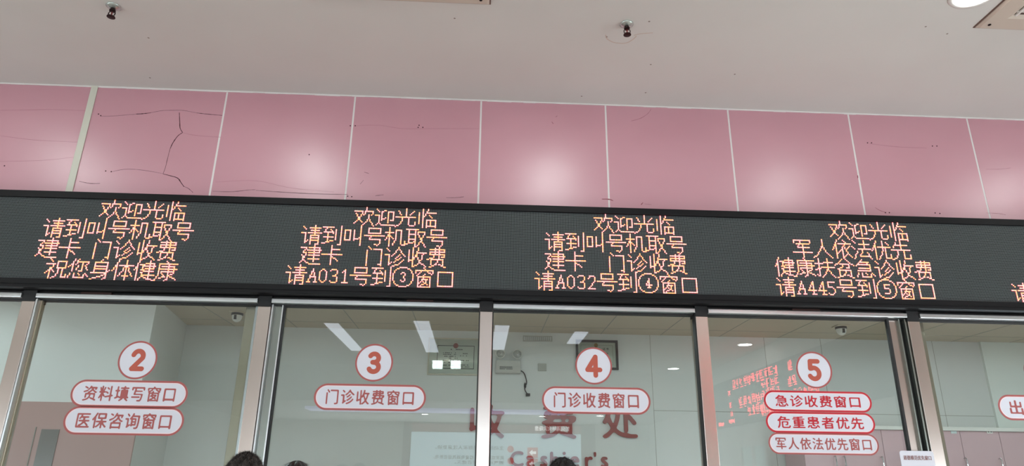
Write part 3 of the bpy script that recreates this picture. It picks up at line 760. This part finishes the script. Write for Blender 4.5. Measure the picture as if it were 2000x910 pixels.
# slatted grille on the back wall, standing in for a hall vent's reflection
q = at(1050, 661.5, YW)
gr = tag(empty('mirrored_vent_grille', (q.x, YW, q.z)), 'small white slatted grille standing in for a mirrored hall vent, beside the black-framed certificate', 'vent')
frame_bars(q.x-.15, q.x+.15, q.z-.028, q.z+.028, .008, YW-.014, YW, MATS['aged_plastic'], gr, 'mirrored_vent_frame')
for i in range(13): obj('mirrored_vent_slat', BX(q.x-.125+i*.02, q.x-.117+i*.02, YW-.010, YW-.002, q.z-.02, q.z+.02), MATS['aged_plastic'], gr)
# big wall lettering
for ch, x, wd, lb in (('收', 951, .34, 'first character'), ('费', 1091, .345, 'middle character'), ('处', 1210, .345, 'last character')):
    q = at(x, 823, YW)
    o = lettering('wall_letter', ch, M_logo, None, q.x, q.z, YW-.012, width=wd, height=.325, level=.30, blur=1.7, thick=.02)
    tag(o, 'big brick red wall character, '+lb+' of the large office sign', 'letter', 'large wall characters')
XC = {'C': 1009.5, 'a': 1035.5, 's': 1062, 'h': 1083, 'i': 1102, 'e': 1122, 'r': 1149.5, "'": 1162, 'S': 1180}
zb = at(1090, 913, YW).z; xh = .105; capz = .145
for k, ch in enumerate("Cashier's"):
    key = 'S' if (ch == 's' and k > 4) else ch
    x = at(XC[key], 900, YW).x
    hgt = {'C': capz, 'h': capz, 'i': capz, "'": .045}.get(ch, xh)
    z = zb+hgt/2 if ch != "'" else zb+capz-.02
    o = lettering('wall_letter', ch, M_logo, None, x, z, YW-.012, height=hgt, level=.26, blur=2.0, thick=.02)
    tag(o, 'brick red wall letter %s of the English line under the large characters%s' % (ch if ch != "'" else 'apostrophe', ', at the end' if key == 'S' else ''), 'letter', 'small wall letters')
# dome cameras under the office ceiling
for px, py, lab in ((462, 624, 'white dome camera at the top left, beside the reddish post'), (1642, 638, 'white dome camera high behind the pane with three stacked stickers')):
    q = at(px, py, 2.35)
    e = tag(empty('dome_camera', (q.x, q.y, ZI)), lab, 'camera')
    r = .045
    obj('mount', BX(q.x-.06, q.x+.06, q.y-.06, q.y+.06, ZI-.012, ZI, bev=.004), M_oceil, e)
    obj('dome', LT([(r, 0), (r, -.03), (r*.92, -.05), (r*.7, -.068), (r*.35, -.078), (0, -.08)], (q.x, q.y, ZI-.012), 'z', 28), M_white, e, smooth=True)
    obj('collar', LT([(r+.008, 0), (r+.008, -.018), (r, -.02)], (q.x, q.y, ZI-.012), 'z', 28), M_lens, e)
    obj('lens_window', BX(q.x-.011, q.x+.011, q.y-r-.003, q.y-r+.02, ZI-.075, ZI-.035, bev=.002), M_lens, e)
# pink cabinets with a pale ledge along the right part of the back wall
YC = 2.55; zt = at(1800, 833, YC).z
cabx = [3.02+.3815*i for i in range(9)]
xs_h = {0: .93, 1: .93, 2: .07, 3: .07, 4: .93, 5: .07, 6: .93, 7: .07}
for i in range(8):
    x0, x1 = cabx[i], cabx[i+1]
    e = tag(empty('wall_cabinet', ((x0+x1)/2, YC, 0)), 'tall pink office cabinet, %s from the left along the back wall' % ['first', 'second', 'third', 'fourth', 'fifth', 'sixth', 'seventh', 'eighth'][i], 'cabinet', 'pink office cabinets')
    obj('carcass', BX(x0+.001, x1-.001, YC+.02, OB-.03, 0, zt-.035), M_cab, e)
    d = obj('cabinet_door', BX(x0+.002, x1-.002, YC, YC+.019, .06, zt-.036, bev=.002), M_cab, e)
    hx = {0: 3.305, 1: 3.375, 2: None, 3: None}.get(i)
HX = [(3.30, 0), (3.385, 0), (3.742, 1), (4.15, 2), (4.539, 3), (4.873, 4), (5.28, 5)]
for hx, i in HX:
    i = max(0, min(7, int((hx-3.02)/.3815))); e = [o for o in bpy.data.objects if o.name.startswith('cabinet_door')]
    e.sort(key=lambda o: o.data.vertices[0].co.x)
    z = at(1800, 905, YC).z
    bm = bmesh.new(); tube(bm, spline([(hx, YC, z+.05), (hx, YC-.03, z+.045), (hx, YC-.03, z-.045), (hx, YC, z-.05)], 4), .006, 8)
    obj('door_handle', bm, M_chrome, e[i])
tag(obj('cabinet_ledge', BX(3.02, OR, YC-.02, OB-.03, zt-.034, zt, bev=.003), M_white), 'white ledge running along the top of the pink cabinets', 'ledge')
for px, lab in ((1862, 'pale blue tag on the pink cabinet just right of the window 6 post'), (1932, 'small white double socket under the ledge behind window 6')):
    q = at(px, 842, YC); o = obj('small_tag' if px == 1862 else 'ledge_socket', BX(q.x-.028, q.x+.028, YC-.006, YC, q.z-.022, q.z+.016, bev=.002), mat('tag_blue', (200, 214, 214), rough=.5) if px == 1862 else M_white)
    tag(o, lab, 'tag' if px == 1862 else 'socket')
    if px != 1862:
        for dx in (-.013, .013): obj('socket_slot', BX(q.x+dx-.004, q.x+dx+.004, YC-.0075, YC-.005, q.z-.012, q.z+.004), M_ink, o)

# ================================================================== HALL CEILING FITTINGS
def downlight(x, y, label, r=.115, z=None):
    z = HT if z is None else z
    e = tag(empty('downlight', (x, y, z)), label, 'lamp', 'recessed downlights')
    obj('trim_ring', LT([(r-.004, .0), (r-.002, -.006), (r+.012, -.008), (r+.022, -.004), (r+.024, 0)], (x, y, z-.0005), 'z', 40), M_white, e, smooth=True)
    obj('lamp_lens', LT([(r, -.0015), (r*.6, -.004), (0, -.005)], (x, y, z), 'z', 40), M_down, e)
qd = atz(1886, 12, HT)
downlight(qd.x-.02, qd.y-.105, 'bright round downlight at the top right, beside the air cassette', .10)
downlight(.533, -1.20, 'round downlight at the top edge, right of the middle cassette')
downlight(-1.376, -1.20, 'round downlight of the front row, just above the picture, left half')
downlight(-3.28, -1.20, 'round downlight of the front row, far left')
downlight(4.35, -1.20, 'round downlight of the front row, far right')
for i, (px, py) in enumerate([(1455, 673), (1315, 720), (1268, 746)]):
    q = atz(px, py, HT); downlight(q.x, -q.y, 'round hall downlight mirrored %s in the glass' % ['beside the number 5 disc, highest', 'right of the number 4 disc', 'right of the number 4 disc, lowest'][i], .13)
for x, y in [(-5, -3.6), (-3, -3.6), (-1, -3.6), (1, -3.6), (3, -3.6), (-5, -6), (3.6, -5.6)]:
    downlight(x, y, 'round hall downlight behind the viewer', .115)
def sprinkler(px, py, label):
    q = atz(px, py, HT); x, y = q.x, q.y
    e = tag(empty('sprinkler', (x, y, HT)), label, 'sprinkler', 'ceiling sprinklers')
    obj('escutcheon', LT([(.036, 0), (.037, -.004), (.030, -.008), (.016, -.016), (.012, -.016)], (x, y, HT), 'z', 28), mat('sprinkler_plate', (196, 206, 200), rough=.25, metal=.7), e, smooth=True)
    obj('sprinkler_body', LT([(.012, -.012), (.012, -.024), (.016, -.026), (.016, -.032), (.008, -.034)], (x, y, HT), 'z', 16), mat('dark_brass', (60, 48, 46), rough=.35, metal=.8), e)
    mb = MATS['dark_brass']
    for s in (-1, 1):
        bm = bmesh.new(); tube(bm, spline([(x+s*.010, y, HT-.032), (x+s*.017, y, HT-.045), (x+s*.013, y, HT-.060), (x+s*.003, y, HT-.068)], 4), .0028, 6); obj('frame_arm', bm, mb, e)
    obj('glass_bulb', LT([(.001, -.034), (.0035, -.040), (.0035, -.056), (.001, -.062)], (x, y, HT), 'z', 10), mat('bulb_red', (120, 40, 40), rough=.1), e)
    bm = bmesh.new(); lathe(bm, [(0, -.066), (.020, -.066), (.021, -.070), (0, -.072)], (x, y, HT), 'z', 20)
    obj('deflector', bm, mb, e)
    return x, y
sprinkler(222, 12, 'ceiling sprinkler at the upper left')
sx1, sy1 = sprinkler(1224, 47, 'ceiling sprinkler right of centre, with a stain round its plate')
# faint brown ring stain by the right sprinkler
def stain(pts, wd, m):
    q = [atz(x, y, HT) for x, y in pts]; q = spline([(p.x, p.y, 0) for p in q], 5); bm = bmesh.new()
    for a, b in zip(q, q[1:]):
        d = (b-a).normalized(); n = Vector((-d.y, d.x, 0))*wd/2
        prism(bm, [(a+n)[:2], (b+n)[:2], (b-n)[:2], (a-n)[:2]], 'z', HT-.0006, HT+.001)
    return obj('water_stain', bm, m, ceiling)
M_stain = mat('stain_tan', (205, 188, 176), rough=.9)
stain([(1183, 68), (1186, 76), (1200, 83), (1222, 84), (1236, 77), (1243, 70)], .006, M_stain)
stain([(1238, 69), (1250, 66), (1262, 65), (1275, 64)], .005, M_stain)
for px, py in ((1185, 72), (1268, 42), (1271, 126), (290, 74), (888, 36), (1435, 145), (1261, 181), (1136, 188), (1850, 66), (1808, 52), (293, 152), (1380, 230)):
    q = atz(px, py, HT); obj('ceiling_speck', LT([(.006, 0), (.005, -.0008), (0, -.0008)], (q.x, q.y, HT), 'z', 8), mat('speck_grey', (150, 138, 130), rough=.9) if 'speck_grey' not in MATS else MATS['speck_grey'], ceiling)

def cassette(x0, y0, label, wd=.95):
    """four-way air cassette whose far left corner is x0,y0 (y grows towards the wall)"""
    x1, yb = x0+wd, y0-wd; cx, cyy = (x0+x1)/2, (y0+yb)/2
    e = tag(empty('air_cassette', (cx, cyy, HT)), label, 'air conditioner', 'ceiling air cassettes')
    z0 = HT-.018
    bm = bmesh.new(); o_ = wd/2; i_ = wd/2-.10
    prof = [(o_, HT), (o_, HT-.008), (o_-.012, z0), (i_, z0), (i_-.025, z0+.010)]
    rings = [[bm.verts.new((cx+sx_*h, cyy+sy_*h, z)) for sx_, sy_ in ((-1, -1), (1, -1), (1, 1), (-1, 1))] for h, z in prof]
    for A, B in zip(rings, rings[1:]):
        for k in range(4): bm.faces.new((A[k], A[(k+1) % 4], B[(k+1) % 4], B[k]))
    obj('fascia', bm, M_cream, e)
    obj('shadow_gap', BX(x0-.007, x1+.007, yb-.007, y0+.007, HT-.004, HT), mat('gap_brown', (110, 86, 78), rough=.8) if 'gap_brown' not in MATS else MATS['gap_brown'], e)
    obj('grille_well', BX(cx-i_+.02, cx+i_-.02, cyy-i_+.02, cyy+i_-.02, HT-.003, HT-.001), M_lens, e)
    for k in range(12):
        t = cx-i_+.035+k*(2*i_-.07)/11
        obj('grille_bar', BX(t-.006, t+.006, cyy-i_+.02, cyy+i_-.02, z0+.001, z0+.010), M_white, e)
    for k in range(4):
        t = cyy-i_+.05+k*(2*i_-.1)/3
        obj('cross_bar', BX(cx-i_+.02, cx+i_-.02, t-.004, t+.004, z0+.006, z0+.015), M_white, e)
    for sx_, sy_ in ((-1, 1), (1, 1), (1, -1), (-1, -1)):
        obj('screw', LT([(.008, 0), (.008, -.003), (0, -.003)], (cx+sx_*(o_-.045), cyy+sy_*(o_-.045), z0), 'z', 10), M_lens, e)
q = atz(1904, 52, HT); cassette(q.x, q.y, 'square cream air cassette cut off at the top right corner')
q = atz(956, 6, HT); cassette(q.x-.95, q.y, 'square air cassette of which a thin edge shows at the top centre')

# linear ceiling lights further back in the hall, seen mirrored in the glass
names = ['mirrored above left of the number 3 disc', 'mirrored above the pale-framed certificate', 'mirrored just right of the post between windows 3 and 4', 'mirrored over the black-framed certificate']
for i, (A, B, wd) in enumerate([((653, 628.5), (693, 684), .25), ((826, 624), (842, 687), .25), ((981, 632.5), (973, 682), .24), ((1136, 645), (1119, 670.5), .24)]):
    a, b = atz(*A, HT), atz(*B, HT); x = (a.x+b.x)/2
    e = tag(empty('strip_light', (x, -(a.y+b.y)/2, HT)), 'long recessed hall ceiling light '+names[i], 'lamp', 'long recessed hall lights')
    y0, y1 = -b.y, -a.y
    bm = bmesh.new()
    for s in ((-wd/2-.02, -wd/2, y0, y1), (wd/2, wd/2+.02, y0, y1), (-wd/2, wd/2, y0, y0+.02), (-wd/2, wd/2, y1-.02, y1)): box(bm, x+s[0], x+s[1], s[2], s[3], HT-.02, HT)
    obj('lamp_frame', bm, M_white, e); obj('diffuser', BX(x-wd/2, x+wd/2, y0+.02, y1-.02, HT-.012, HT-.002), M_stripl, e)
# oval dropped field in the hall ceiling and the low bulkhead at the rear
bm = bmesh.new(); cxo, cyo = 1.75, -9.9
prism(bm, [(cxo+1.15*math.cos(2*PI*i/64), cyo+1.2*math.sin(2*PI*i/64)) for i in range(64)], 'z', HT-.16, HT)
struct('ceiling_oval', bm, mat('oval_grey', (176, 172, 168), rough=.8))
bm = bmesh.new(); n = 24
front = [(XL+(XR-XL)*i/n, -12.6+1.0*math.sin(PI*i/n)) for i in range(n+1)]
prism(bm, front+[(XR, YB), (XL, YB)], 'z', 3.1, HT)
struct('ceiling_bulkhead', bm, mat('bulkhead_paint', (206, 202, 196), rough=.8))
bm = bmesh.new(); box(bm, -4.2, 2.2, -14.0, -13.3, 3.04, 3.1)
o = obj('cove_light', bm, mat('cove_violet', (230, 225, 255), emit=(.6, .6, 1), strength=1.2)); tag(o, 'long pale violet cove light under the rear bulkhead, seen only as a reflection', 'lamp')
for px, py in [(830, 809), (1059, 813), (1172, 812), (512, 802), (511, 767)]:
    q = atz(px, py, 3.1)
    if q.y < 17.6: downlight(q.x, -q.y, 'small downlight under the rear bulkhead of the hall', .1, 3.1)

# projected slide on the rear wall, seen mirrored
a, b = at(804, 843, -YB), at(1134, 846, -YB); y = YB+.02
tv = tag(empty('slide_screen', ((a.x+b.x)/2, YB, 1.5)), 'pale lit slide screen on the rear wall, mirrored in the glass low in the middle', 'screen')
zt_ = a.z; h = 2.6
obj('screen_surround', BX(a.x-.25, b.x+.45, YB+.022, YB+.03, zt_-h-.1, zt_+.28), mat('surround_brown', (122, 82, 78), rough=.6), tv)
obj('slide_heading', BX(a.x, b.x, YB+.03, YB+.035, zt_+.02, zt_+.25), M_tvhead, tv)
obj('slide_page', BX(a.x, b.x, YB+.03, YB+.036, zt_-h, zt_), M_tv, tv)
def slide_text(t, px0, px1, py, hh, m):
    A, B = at(px0, py, -YB), at(px1, py, -YB)
    lettering('slide_lettering', t, m, tv, (A.x+B.x)/2, (A.z+B.z)/2, YB+.04, width=abs(B.x-A.x), height=hh, axis='-y', thick=.004, level=.33, res=30, blur=1.0)
slide_text('如何消除火灾隐患', 1044, 1112, 837, .15, M_tvwhite)
slide_text('主动品质，请居家人注意更换。', 850, 984, 874, .12, M_tvtext)
slide_text('离家或睡前人、检查电器具是否断电。', 846, 984, 893, .12, M_tvtext)
slide_text('燃气阀门火是否熄灭。', 888, 984, 903, .11, M_tvtext)
for px, py, r in ((997, 877, .16), (997, 900, .16)):
    q = at(px, py, -YB); obj('slide_bullet', LT([(0, .008), (r*.62, .008), (r*.62, 0)], (q.x, YB+.036, q.z), 'y', 24), M_tvred, tv)
for px, py in ((1040, 884), (1040, 906)):
    q = at(px, py, -YB); obj('slide_icon', BX(q.x-.16, q.x+.16, YB+.036, YB+.042, q.z-.15, q.z+.15), M_tvred, tv)
    bm = bmesh.new(); prism(bm, [(q.x-.11, q.z), (q.x, q.z+.09), (q.x, q.z+.04), (q.x+.11, q.z+.04), (q.x+.11, q.z-.04), (q.x, q.z-.04), (q.x, q.z-.09)], 'y', YB+.042, YB+.046)
    obj('icon_arrow', bm, M_tvwhite, tv)

# red message board on the right wall of the hall, seen mirrored
brd = tag(empty('message_board', (XR, -8.5, 3.0)), 'black message board with red characters on the side wall, mirrored near the number 5 disc', 'sign')
obj('board_face', BX(XR-.08, XR-.022, -11.9, -4.6, 2.58, 3.52, bev=.005), M_signpan, brd)
rp = random.Random(21)
def pseudo(n_, y0, zc, hgt, chars=12):
    """a row of characters too small and blurred in the photograph to be read"""
    bm = bmesh.new(); c_ = hgt/13.0
    for k in range(chars):
        g = set()
        for _ in range(5):
            r_ = rp.randrange(0, 13, 3); a_, b2_ = sorted((rp.randrange(0, 5), rp.randrange(7, 13)))
            g |= {(i, r_) for i in range(a_, b2_)}
        for _ in range(4):
            c2_ = rp.randrange(1, 12, 2); a_, b2_ = sorted((rp.randrange(0, 5), rp.randrange(6, 13)))
            g |= {(c2_, i) for i in range(a_, b2_)}
        for gx, gy in g:
            yy = y0-(k*14.5+gx)*c_; zz = zc+hgt/2-gy*c_
            box(bm, XR-.086, XR-.08, yy-c_*.8, yy, zz-c_*.8, zz)
    return obj(n_, bm, M_redled, brd)
def zat(px, py):
    d = ray(px, py); t = XR/d.x; p = CAM+d*t; return p
for px, py, hh, nch in ((1527, 722, .185, 11), (1530, 742, .18, 4), (1533, 765, .2, 9), (1533, 788, .17, 8), (1434, 767, .13, 1), (1437, 792, .13, 1), (1439, 808, .12, 1), (1443, 822, .08, 4), (1422, 828, .08, 4), (1530, 800, .1, 7), (1610, 758, .17, 7), (1565, 741, .16, 2), (1556, 712, .16, 1)):
    p = zat(px, py); pseudo('red_text', -p.y, p.z, hh, nch)
# glazed door on the right wall
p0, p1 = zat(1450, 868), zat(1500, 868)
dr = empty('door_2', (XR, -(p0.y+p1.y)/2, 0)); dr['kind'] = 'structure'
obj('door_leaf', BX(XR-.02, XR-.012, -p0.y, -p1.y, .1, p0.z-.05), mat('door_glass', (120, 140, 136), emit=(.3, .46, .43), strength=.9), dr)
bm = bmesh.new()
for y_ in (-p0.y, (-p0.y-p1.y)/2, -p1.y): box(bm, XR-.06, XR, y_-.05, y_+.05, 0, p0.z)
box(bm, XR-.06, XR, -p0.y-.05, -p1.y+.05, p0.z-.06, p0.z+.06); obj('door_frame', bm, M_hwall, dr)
# unseen glowing panes added as daylight fill, low on the hall walls
for nm, args in (('window_11', (-5.5, 3.5, YB, YB+.015, .2, 1.55)), ):  # added unseen fill pane, not a real window
    struct(nm, BX(*args), M_day)
struct('window_12', BX(XL, XL+.05, -8, -2, .35, 1.55), M_day)  # added unseen fill pane, not a real window
struct('window_13', BX(XR-.05, XR, -5, -1, .35, 1.55), M_day)  # added unseen fill pane, not a real window

# ================================================================== PEOPLE
M_skin = mat('skin', (196, 148, 122), rough=.55)
def skin_mesh(verts, edges, radii, sub=2):
    me = bpy.data.meshes.new('figure_source'); me.from_pydata(verts, edges, [])
    o = bpy.data.objects.new('figure_source', me); COL.objects.link(o)
    m = o.modifiers.new('s', 'SKIN'); m.use_smooth_shade = True
    for i, r in enumerate(radii): me.skin_vertices[0].data[i].radius = r if isinstance(r, tuple) else (r, r)
    me.skin_vertices[0].data[0].use_root = True
    s = o.modifiers.new('u', 'SUBSURF'); s.levels = sub; s.render_levels = sub
    out = bpy.data.meshes.new_from_object(o.evaluated_get(bpy.context.evaluated_depsgraph_get()))
    bpy.data.objects.remove(o); bpy.data.meshes.remove(me); return out
def remesh(bm, vox, smooth_it=3):
    me = bpy.data.meshes.new('figure_source'); bm.to_mesh(me); bm.free()
    o = bpy.data.objects.new('figure_source', me); COL.objects.link(o)
    r = o.modifiers.new('r', 'REMESH'); r.mode = 'VOXEL'; r.voxel_size = vox; r.use_smooth_shade = True
    k = o.modifiers.new('k', 'SMOOTH'); k.iterations = smooth_it; k.factor = .5
    out = bpy.data.meshes.new_from_object(o.evaluated_get(bpy.context.evaluated_depsgraph_get()))
    bpy.data.objects.remove(o); bpy.data.meshes.remove(me); return out
def ell(bm, c, r, seg=24, rings=16):
    b = bmesh.ops.create_uvsphere(bm, u_segments=seg, v_segments=rings, radius=1)
    for v in b['verts']: v.co = Vector((c[0]+v.co.x*r[0], c[1]+v.co.y*r[1], c[2]+v.co.z*r[2]))
def person(x, y, H, label, shirt, trousers, hair_mat, hair, rot=0, hw=.076, arms='counter'):
    """stands at x, y facing the glass (+y); forearms resting forward on the counter"""
    k = H/1.7
    e = tag(empty('person', (x, y, 0)), label, 'person')
    V, E, Rr = [], [], []
    def add(p, r, par=None):
        V.append(Vector(p)*k); Rr.append((r[0]*k, r[1]*k) if isinstance(r, tuple) else r*k)
        if par is not None: E.append((par, len(V)-1))
        return len(V)-1
    pel = add((0, 0, .92), (.15, .105)); wa = add((0, .01, 1.07), (.132, .095), pel); chs = add((0, 0, 1.25), (.155, .105), wa); nb = add((0, -.01, 1.40), (.085, .065), chs); nk = add((0, .005, 1.50), .052, nb)
    hd = add((0, .01, 1.58), .05, nk)
    tips = []
    for s in (-1, 1):
        sh = add((s*.165, -.01, 1.375), .056, nb)
        if arms == 'counter':
            P = [(.23, .06, 1.12), (.17, .27, 1.075), (.155, .33, 1.065), (.15, .37, 1.062)]; fd = Vector((0, 1, 0)); sd = Vector((1, 0, 0))
        else:
            P = [(.225, -.02, 1.11), (.235, .05, .87), (.235, .06, .80), (.235, .065, .765)]; fd = Vector((0, .12, -1)).normalized(); sd = Vector((0, 1, 0))
        P = [Vector((s*p[0], p[1], p[2])) for p in P]
        el = add(P[0], .040, sh); wr = add(P[1], .027, el); pm = add(P[2], (.034, .018) if arms == 'counter' else (.020, .033), wr); pe = add(P[3], (.036, .014) if arms == 'counter' else (.015, .036), pm)
        cl = Vector((0, 0, -.010)) if arms == 'counter' else Vector((-s*.012, 0, 0))
        for dx, ln in ((-.027, .062), (-.009, .072), (.009, .068), (.026, .052)):
            o0 = P[3]+sd*(dx*(s if arms == 'counter' else -1))+fd*.022
            a = add(o0, .0085, pe); b_ = add(o0+fd*ln*.5, .008, a); add(o0+fd*ln+cl, .007, b_)
        th = Vector((-s, 0, 0)) if arms == 'counter' else Vector((0, 1, 0))
        t1 = add(P[2]+th*.04+fd*.015, .010, pm); add(P[2]+th*.056+fd*.045, .0085, t1)
        hp = add((s*.09, 0, .86), .088, pel); kn = add((s*.10, .01, .48), .055, hp); cf = add((s*.102, -.012, .33), .052, kn); an = add((s*.105, -.015, .085), .036, cf); ft = add((s*.115, .06, .045), (.042, .034), an); add((s*.122, .15, .03), (.038, .024), ft)
    me = skin_mesh([tuple(v) for v in V], E, Rr, 2)
    bm = bmesh.new(); bm.from_mesh(me); bpy.data.meshes.remove(me)
    hz = 1.585*k; HR = (hw, .096, .118)
    ell(bm, (0, .012, hz), HR); ell(bm, (0, .045, hz-.06), (hw*.78, .062, .062))
    ell(bm, (0, .112, hz-.012), (.014, .020, .024), 12, 8)          # nose
    ell(bm, (0, .098, hz-.055), (.026, .012, .009), 12, 8)          # lips
    for s in (-1, 1):
        ell(bm, (s*(hw+.004), .0, hz-.012), (.011, .022, .034), 12, 8)    # ears
        ell(bm, (s*.032, .094, hz+.012), (.016, .012, .010), 12, 8)    # eyelids
    body = remesh(bm, .009*k, 3); body.materials.clear(); body.materials.append(M_skin)
    bo = bpy.data.objects.new('body', body); COL.objects.link(bo); bo.parent = e
    def cloth(name, idx, grow, m, cut=None):
        mp = {j: i for i, j in enumerate(idx)}
        ed = [(mp[a], mp[b]) for a, b in E if a in mp and b in mp]
        rr = [tuple(v*grow+.006 for v in (Rr[j] if isinstance(Rr[j], tuple) else (Rr[j], Rr[j]))) for j in idx]
        me = skin_mesh([tuple(V[j]) for j in idx], ed, rr, 2); me.materials.clear(); me.materials.append(m)
        o = bpy.data.objects.new(name, me); COL.objects.link(o); o.parent = e; return o
    n = len(V); per = (n-6)//2; o1, o2 = 6, 6+per
    cloth('shirt', [pel, wa, chs, nb, o1, o1+1, o2, o2+1], 1.10, shirt)
    L = per-6
    cloth('trousers', [pel]+[o1+L+i for i in range(4)]+[o2+L+i for i in range(4)], 1.13, trousers)
    for s in (o1, o2): cloth('shoe', [s+L+3, s+L+4, s+L+5], 1.12, M_rubber)
    for s in (-1, 1):
        bm = bmesh.new(); ell(bm, (s*.032, .100, hz+.012), (.010, .010, .007), 12, 8); obj('eye', bm, M_lens, None).parent = e
    # hair: a cap over the skull plus many short strands
    rh = random.Random(int(x*1000)); bm = bmesh.new(); nu, nv = 40, 18; g = {}
    low = -.55 if hair != 'long' else -.9
    def skull(a, t, off):
        # t 0 at the crown to 1 at the hair line; the line is higher over the face
        face = max(0, math.sin(a)); lim = math.radians(118-58*face**1.5) if hair != 'long' else math.radians(140-75*face**1.5)
        ph = t*lim
        return Vector(((HR[0]+off)*math.sin(ph)*math.cos(a), .012+(HR[1]+off)*math.sin(ph)*math.sin(a), hz+(HR[2]+off)*math.cos(ph)))
    off = {'short': .006, 'smooth': .016, 'fluffy': .014, 'long': .015}[hair]
    for j in range(nv+1):
        for i in range(nu):
            a = 2*PI*i/nu
            o_ = off*(1-.6*(j/nv)**3)+(.003*math.sin(a*9+j) if hair != 'smooth' else .0015*math.sin(a*14))
            g[i, j] = bm.verts.new(skull(a, j/nv, o_)) if j else None
    top = bm.verts.new(skull(0, 0, off))
    for i in range(nu):
        bm.faces.new((top, g[i, 1], g[(i+1) % nu, 1]))
        for j in range(1, nv): bm.faces.new((g[i, j], g[i, j+1], g[(i+1) % nu, j+1], g[(i+1) % nu, j]))
    ns = {'short': 5200, 'smooth': 1800, 'fluffy': 3200, 'long': 2500}[hair]
    for _ in range(ns):
        a = rh.uniform(0, 2*PI); t = rh.random()**.6*.99
        p = skull(a, t, off*.6*(1-.6*t**3)); c = Vector((0, .012, hz)); nrm = (p-c).normalized()
        tg = nrm.cross(Vector((0, 0, 1)))
        tg = tg.normalized() if tg.length > 1e-4 else Vector((1, 0, 0)); dn = nrm.cross(tg)
        if dn.z > 0: dn = -dn
        ln = {'short': rh.uniform(.008, .017), 'smooth': rh.uniform(.02, .04), 'fluffy': rh.uniform(.014, .034), 'long': .04}[hair]
        lift = {'short': 1.0, 'smooth': .12, 'fluffy': .5, 'long': .3}[hair]
        d_ = (nrm*lift*rh.uniform(.5, 1)+dn*(1.1-lift*.6)+tg*rh.uniform(-.35, .35)).normalized()
        wv = tg*rh.uniform(.0006, .0013); ww = nrm*.0006
        b0 = [bm.verts.new(p+wv), bm.verts.new(p-wv*.5+ww), bm.verts.new(p-wv*.5-ww)]; tp = bm.verts.new(p+d_*ln)
        for q0, q1 in ((0, 1), (1, 2), (2, 0)): bm.faces.new((b0[q0], b0[q1], tp))
    h_ = obj('hair', bm, hair_mat, None, smooth=False); h_.parent = e
    e.rotation_euler.z = rot
    return e
def at_head(px, py_top, y): return at(px, py_top, y)
M_hg = mat('hair_greying', (26, 21, 19), rough=.65, noise=(160, 2, (62, 53, 48), .45, .7)); M_hb = mat('hair_black', (14, 14, 15), rough=.35); M_hk = mat('hair_soft_black', (12, 11, 11), rough=.6)
M_sh1 = mat('shirt_grey', (120, 124, 132), rough=.8); M_sh2 = mat('shirt_navy', (40, 50, 80), rough=.8); M_sh3 = mat('shirt_maroon', (110, 50, 56), rough=.8); M_tr = mat('trousers_dark', (46, 46, 52), rough=.85)
for px, py, y, lab, sh, hm, ht, rz, hw, ar in ((481, 880, -1.3, 'person with short greying hair, back of the head before the post by window 3', M_sh1, M_hg, 'short', .06, .072, 'down'),
                               (579, 898.5, -.58, 'person with smooth black hair, only the crown showing under window 3', M_sh2, M_hb, 'smooth', -.1, .070, 'counter'),
                               (1100, 890.5, -.62, 'person with soft black hair, crown showing under the number 4 window', M_sh3, M_hk, 'fluffy', .1, .070, 'counter')):
    q = at(px, py, y); top = q.z
    off = {'short': .012, 'smooth': .018, 'fluffy': .02}[ht]
    H = (top-off-.118)/1.585*1.7
    person(q.x, y, H, lab, sh, M_tr, hm, ht, rz, hw, ar)
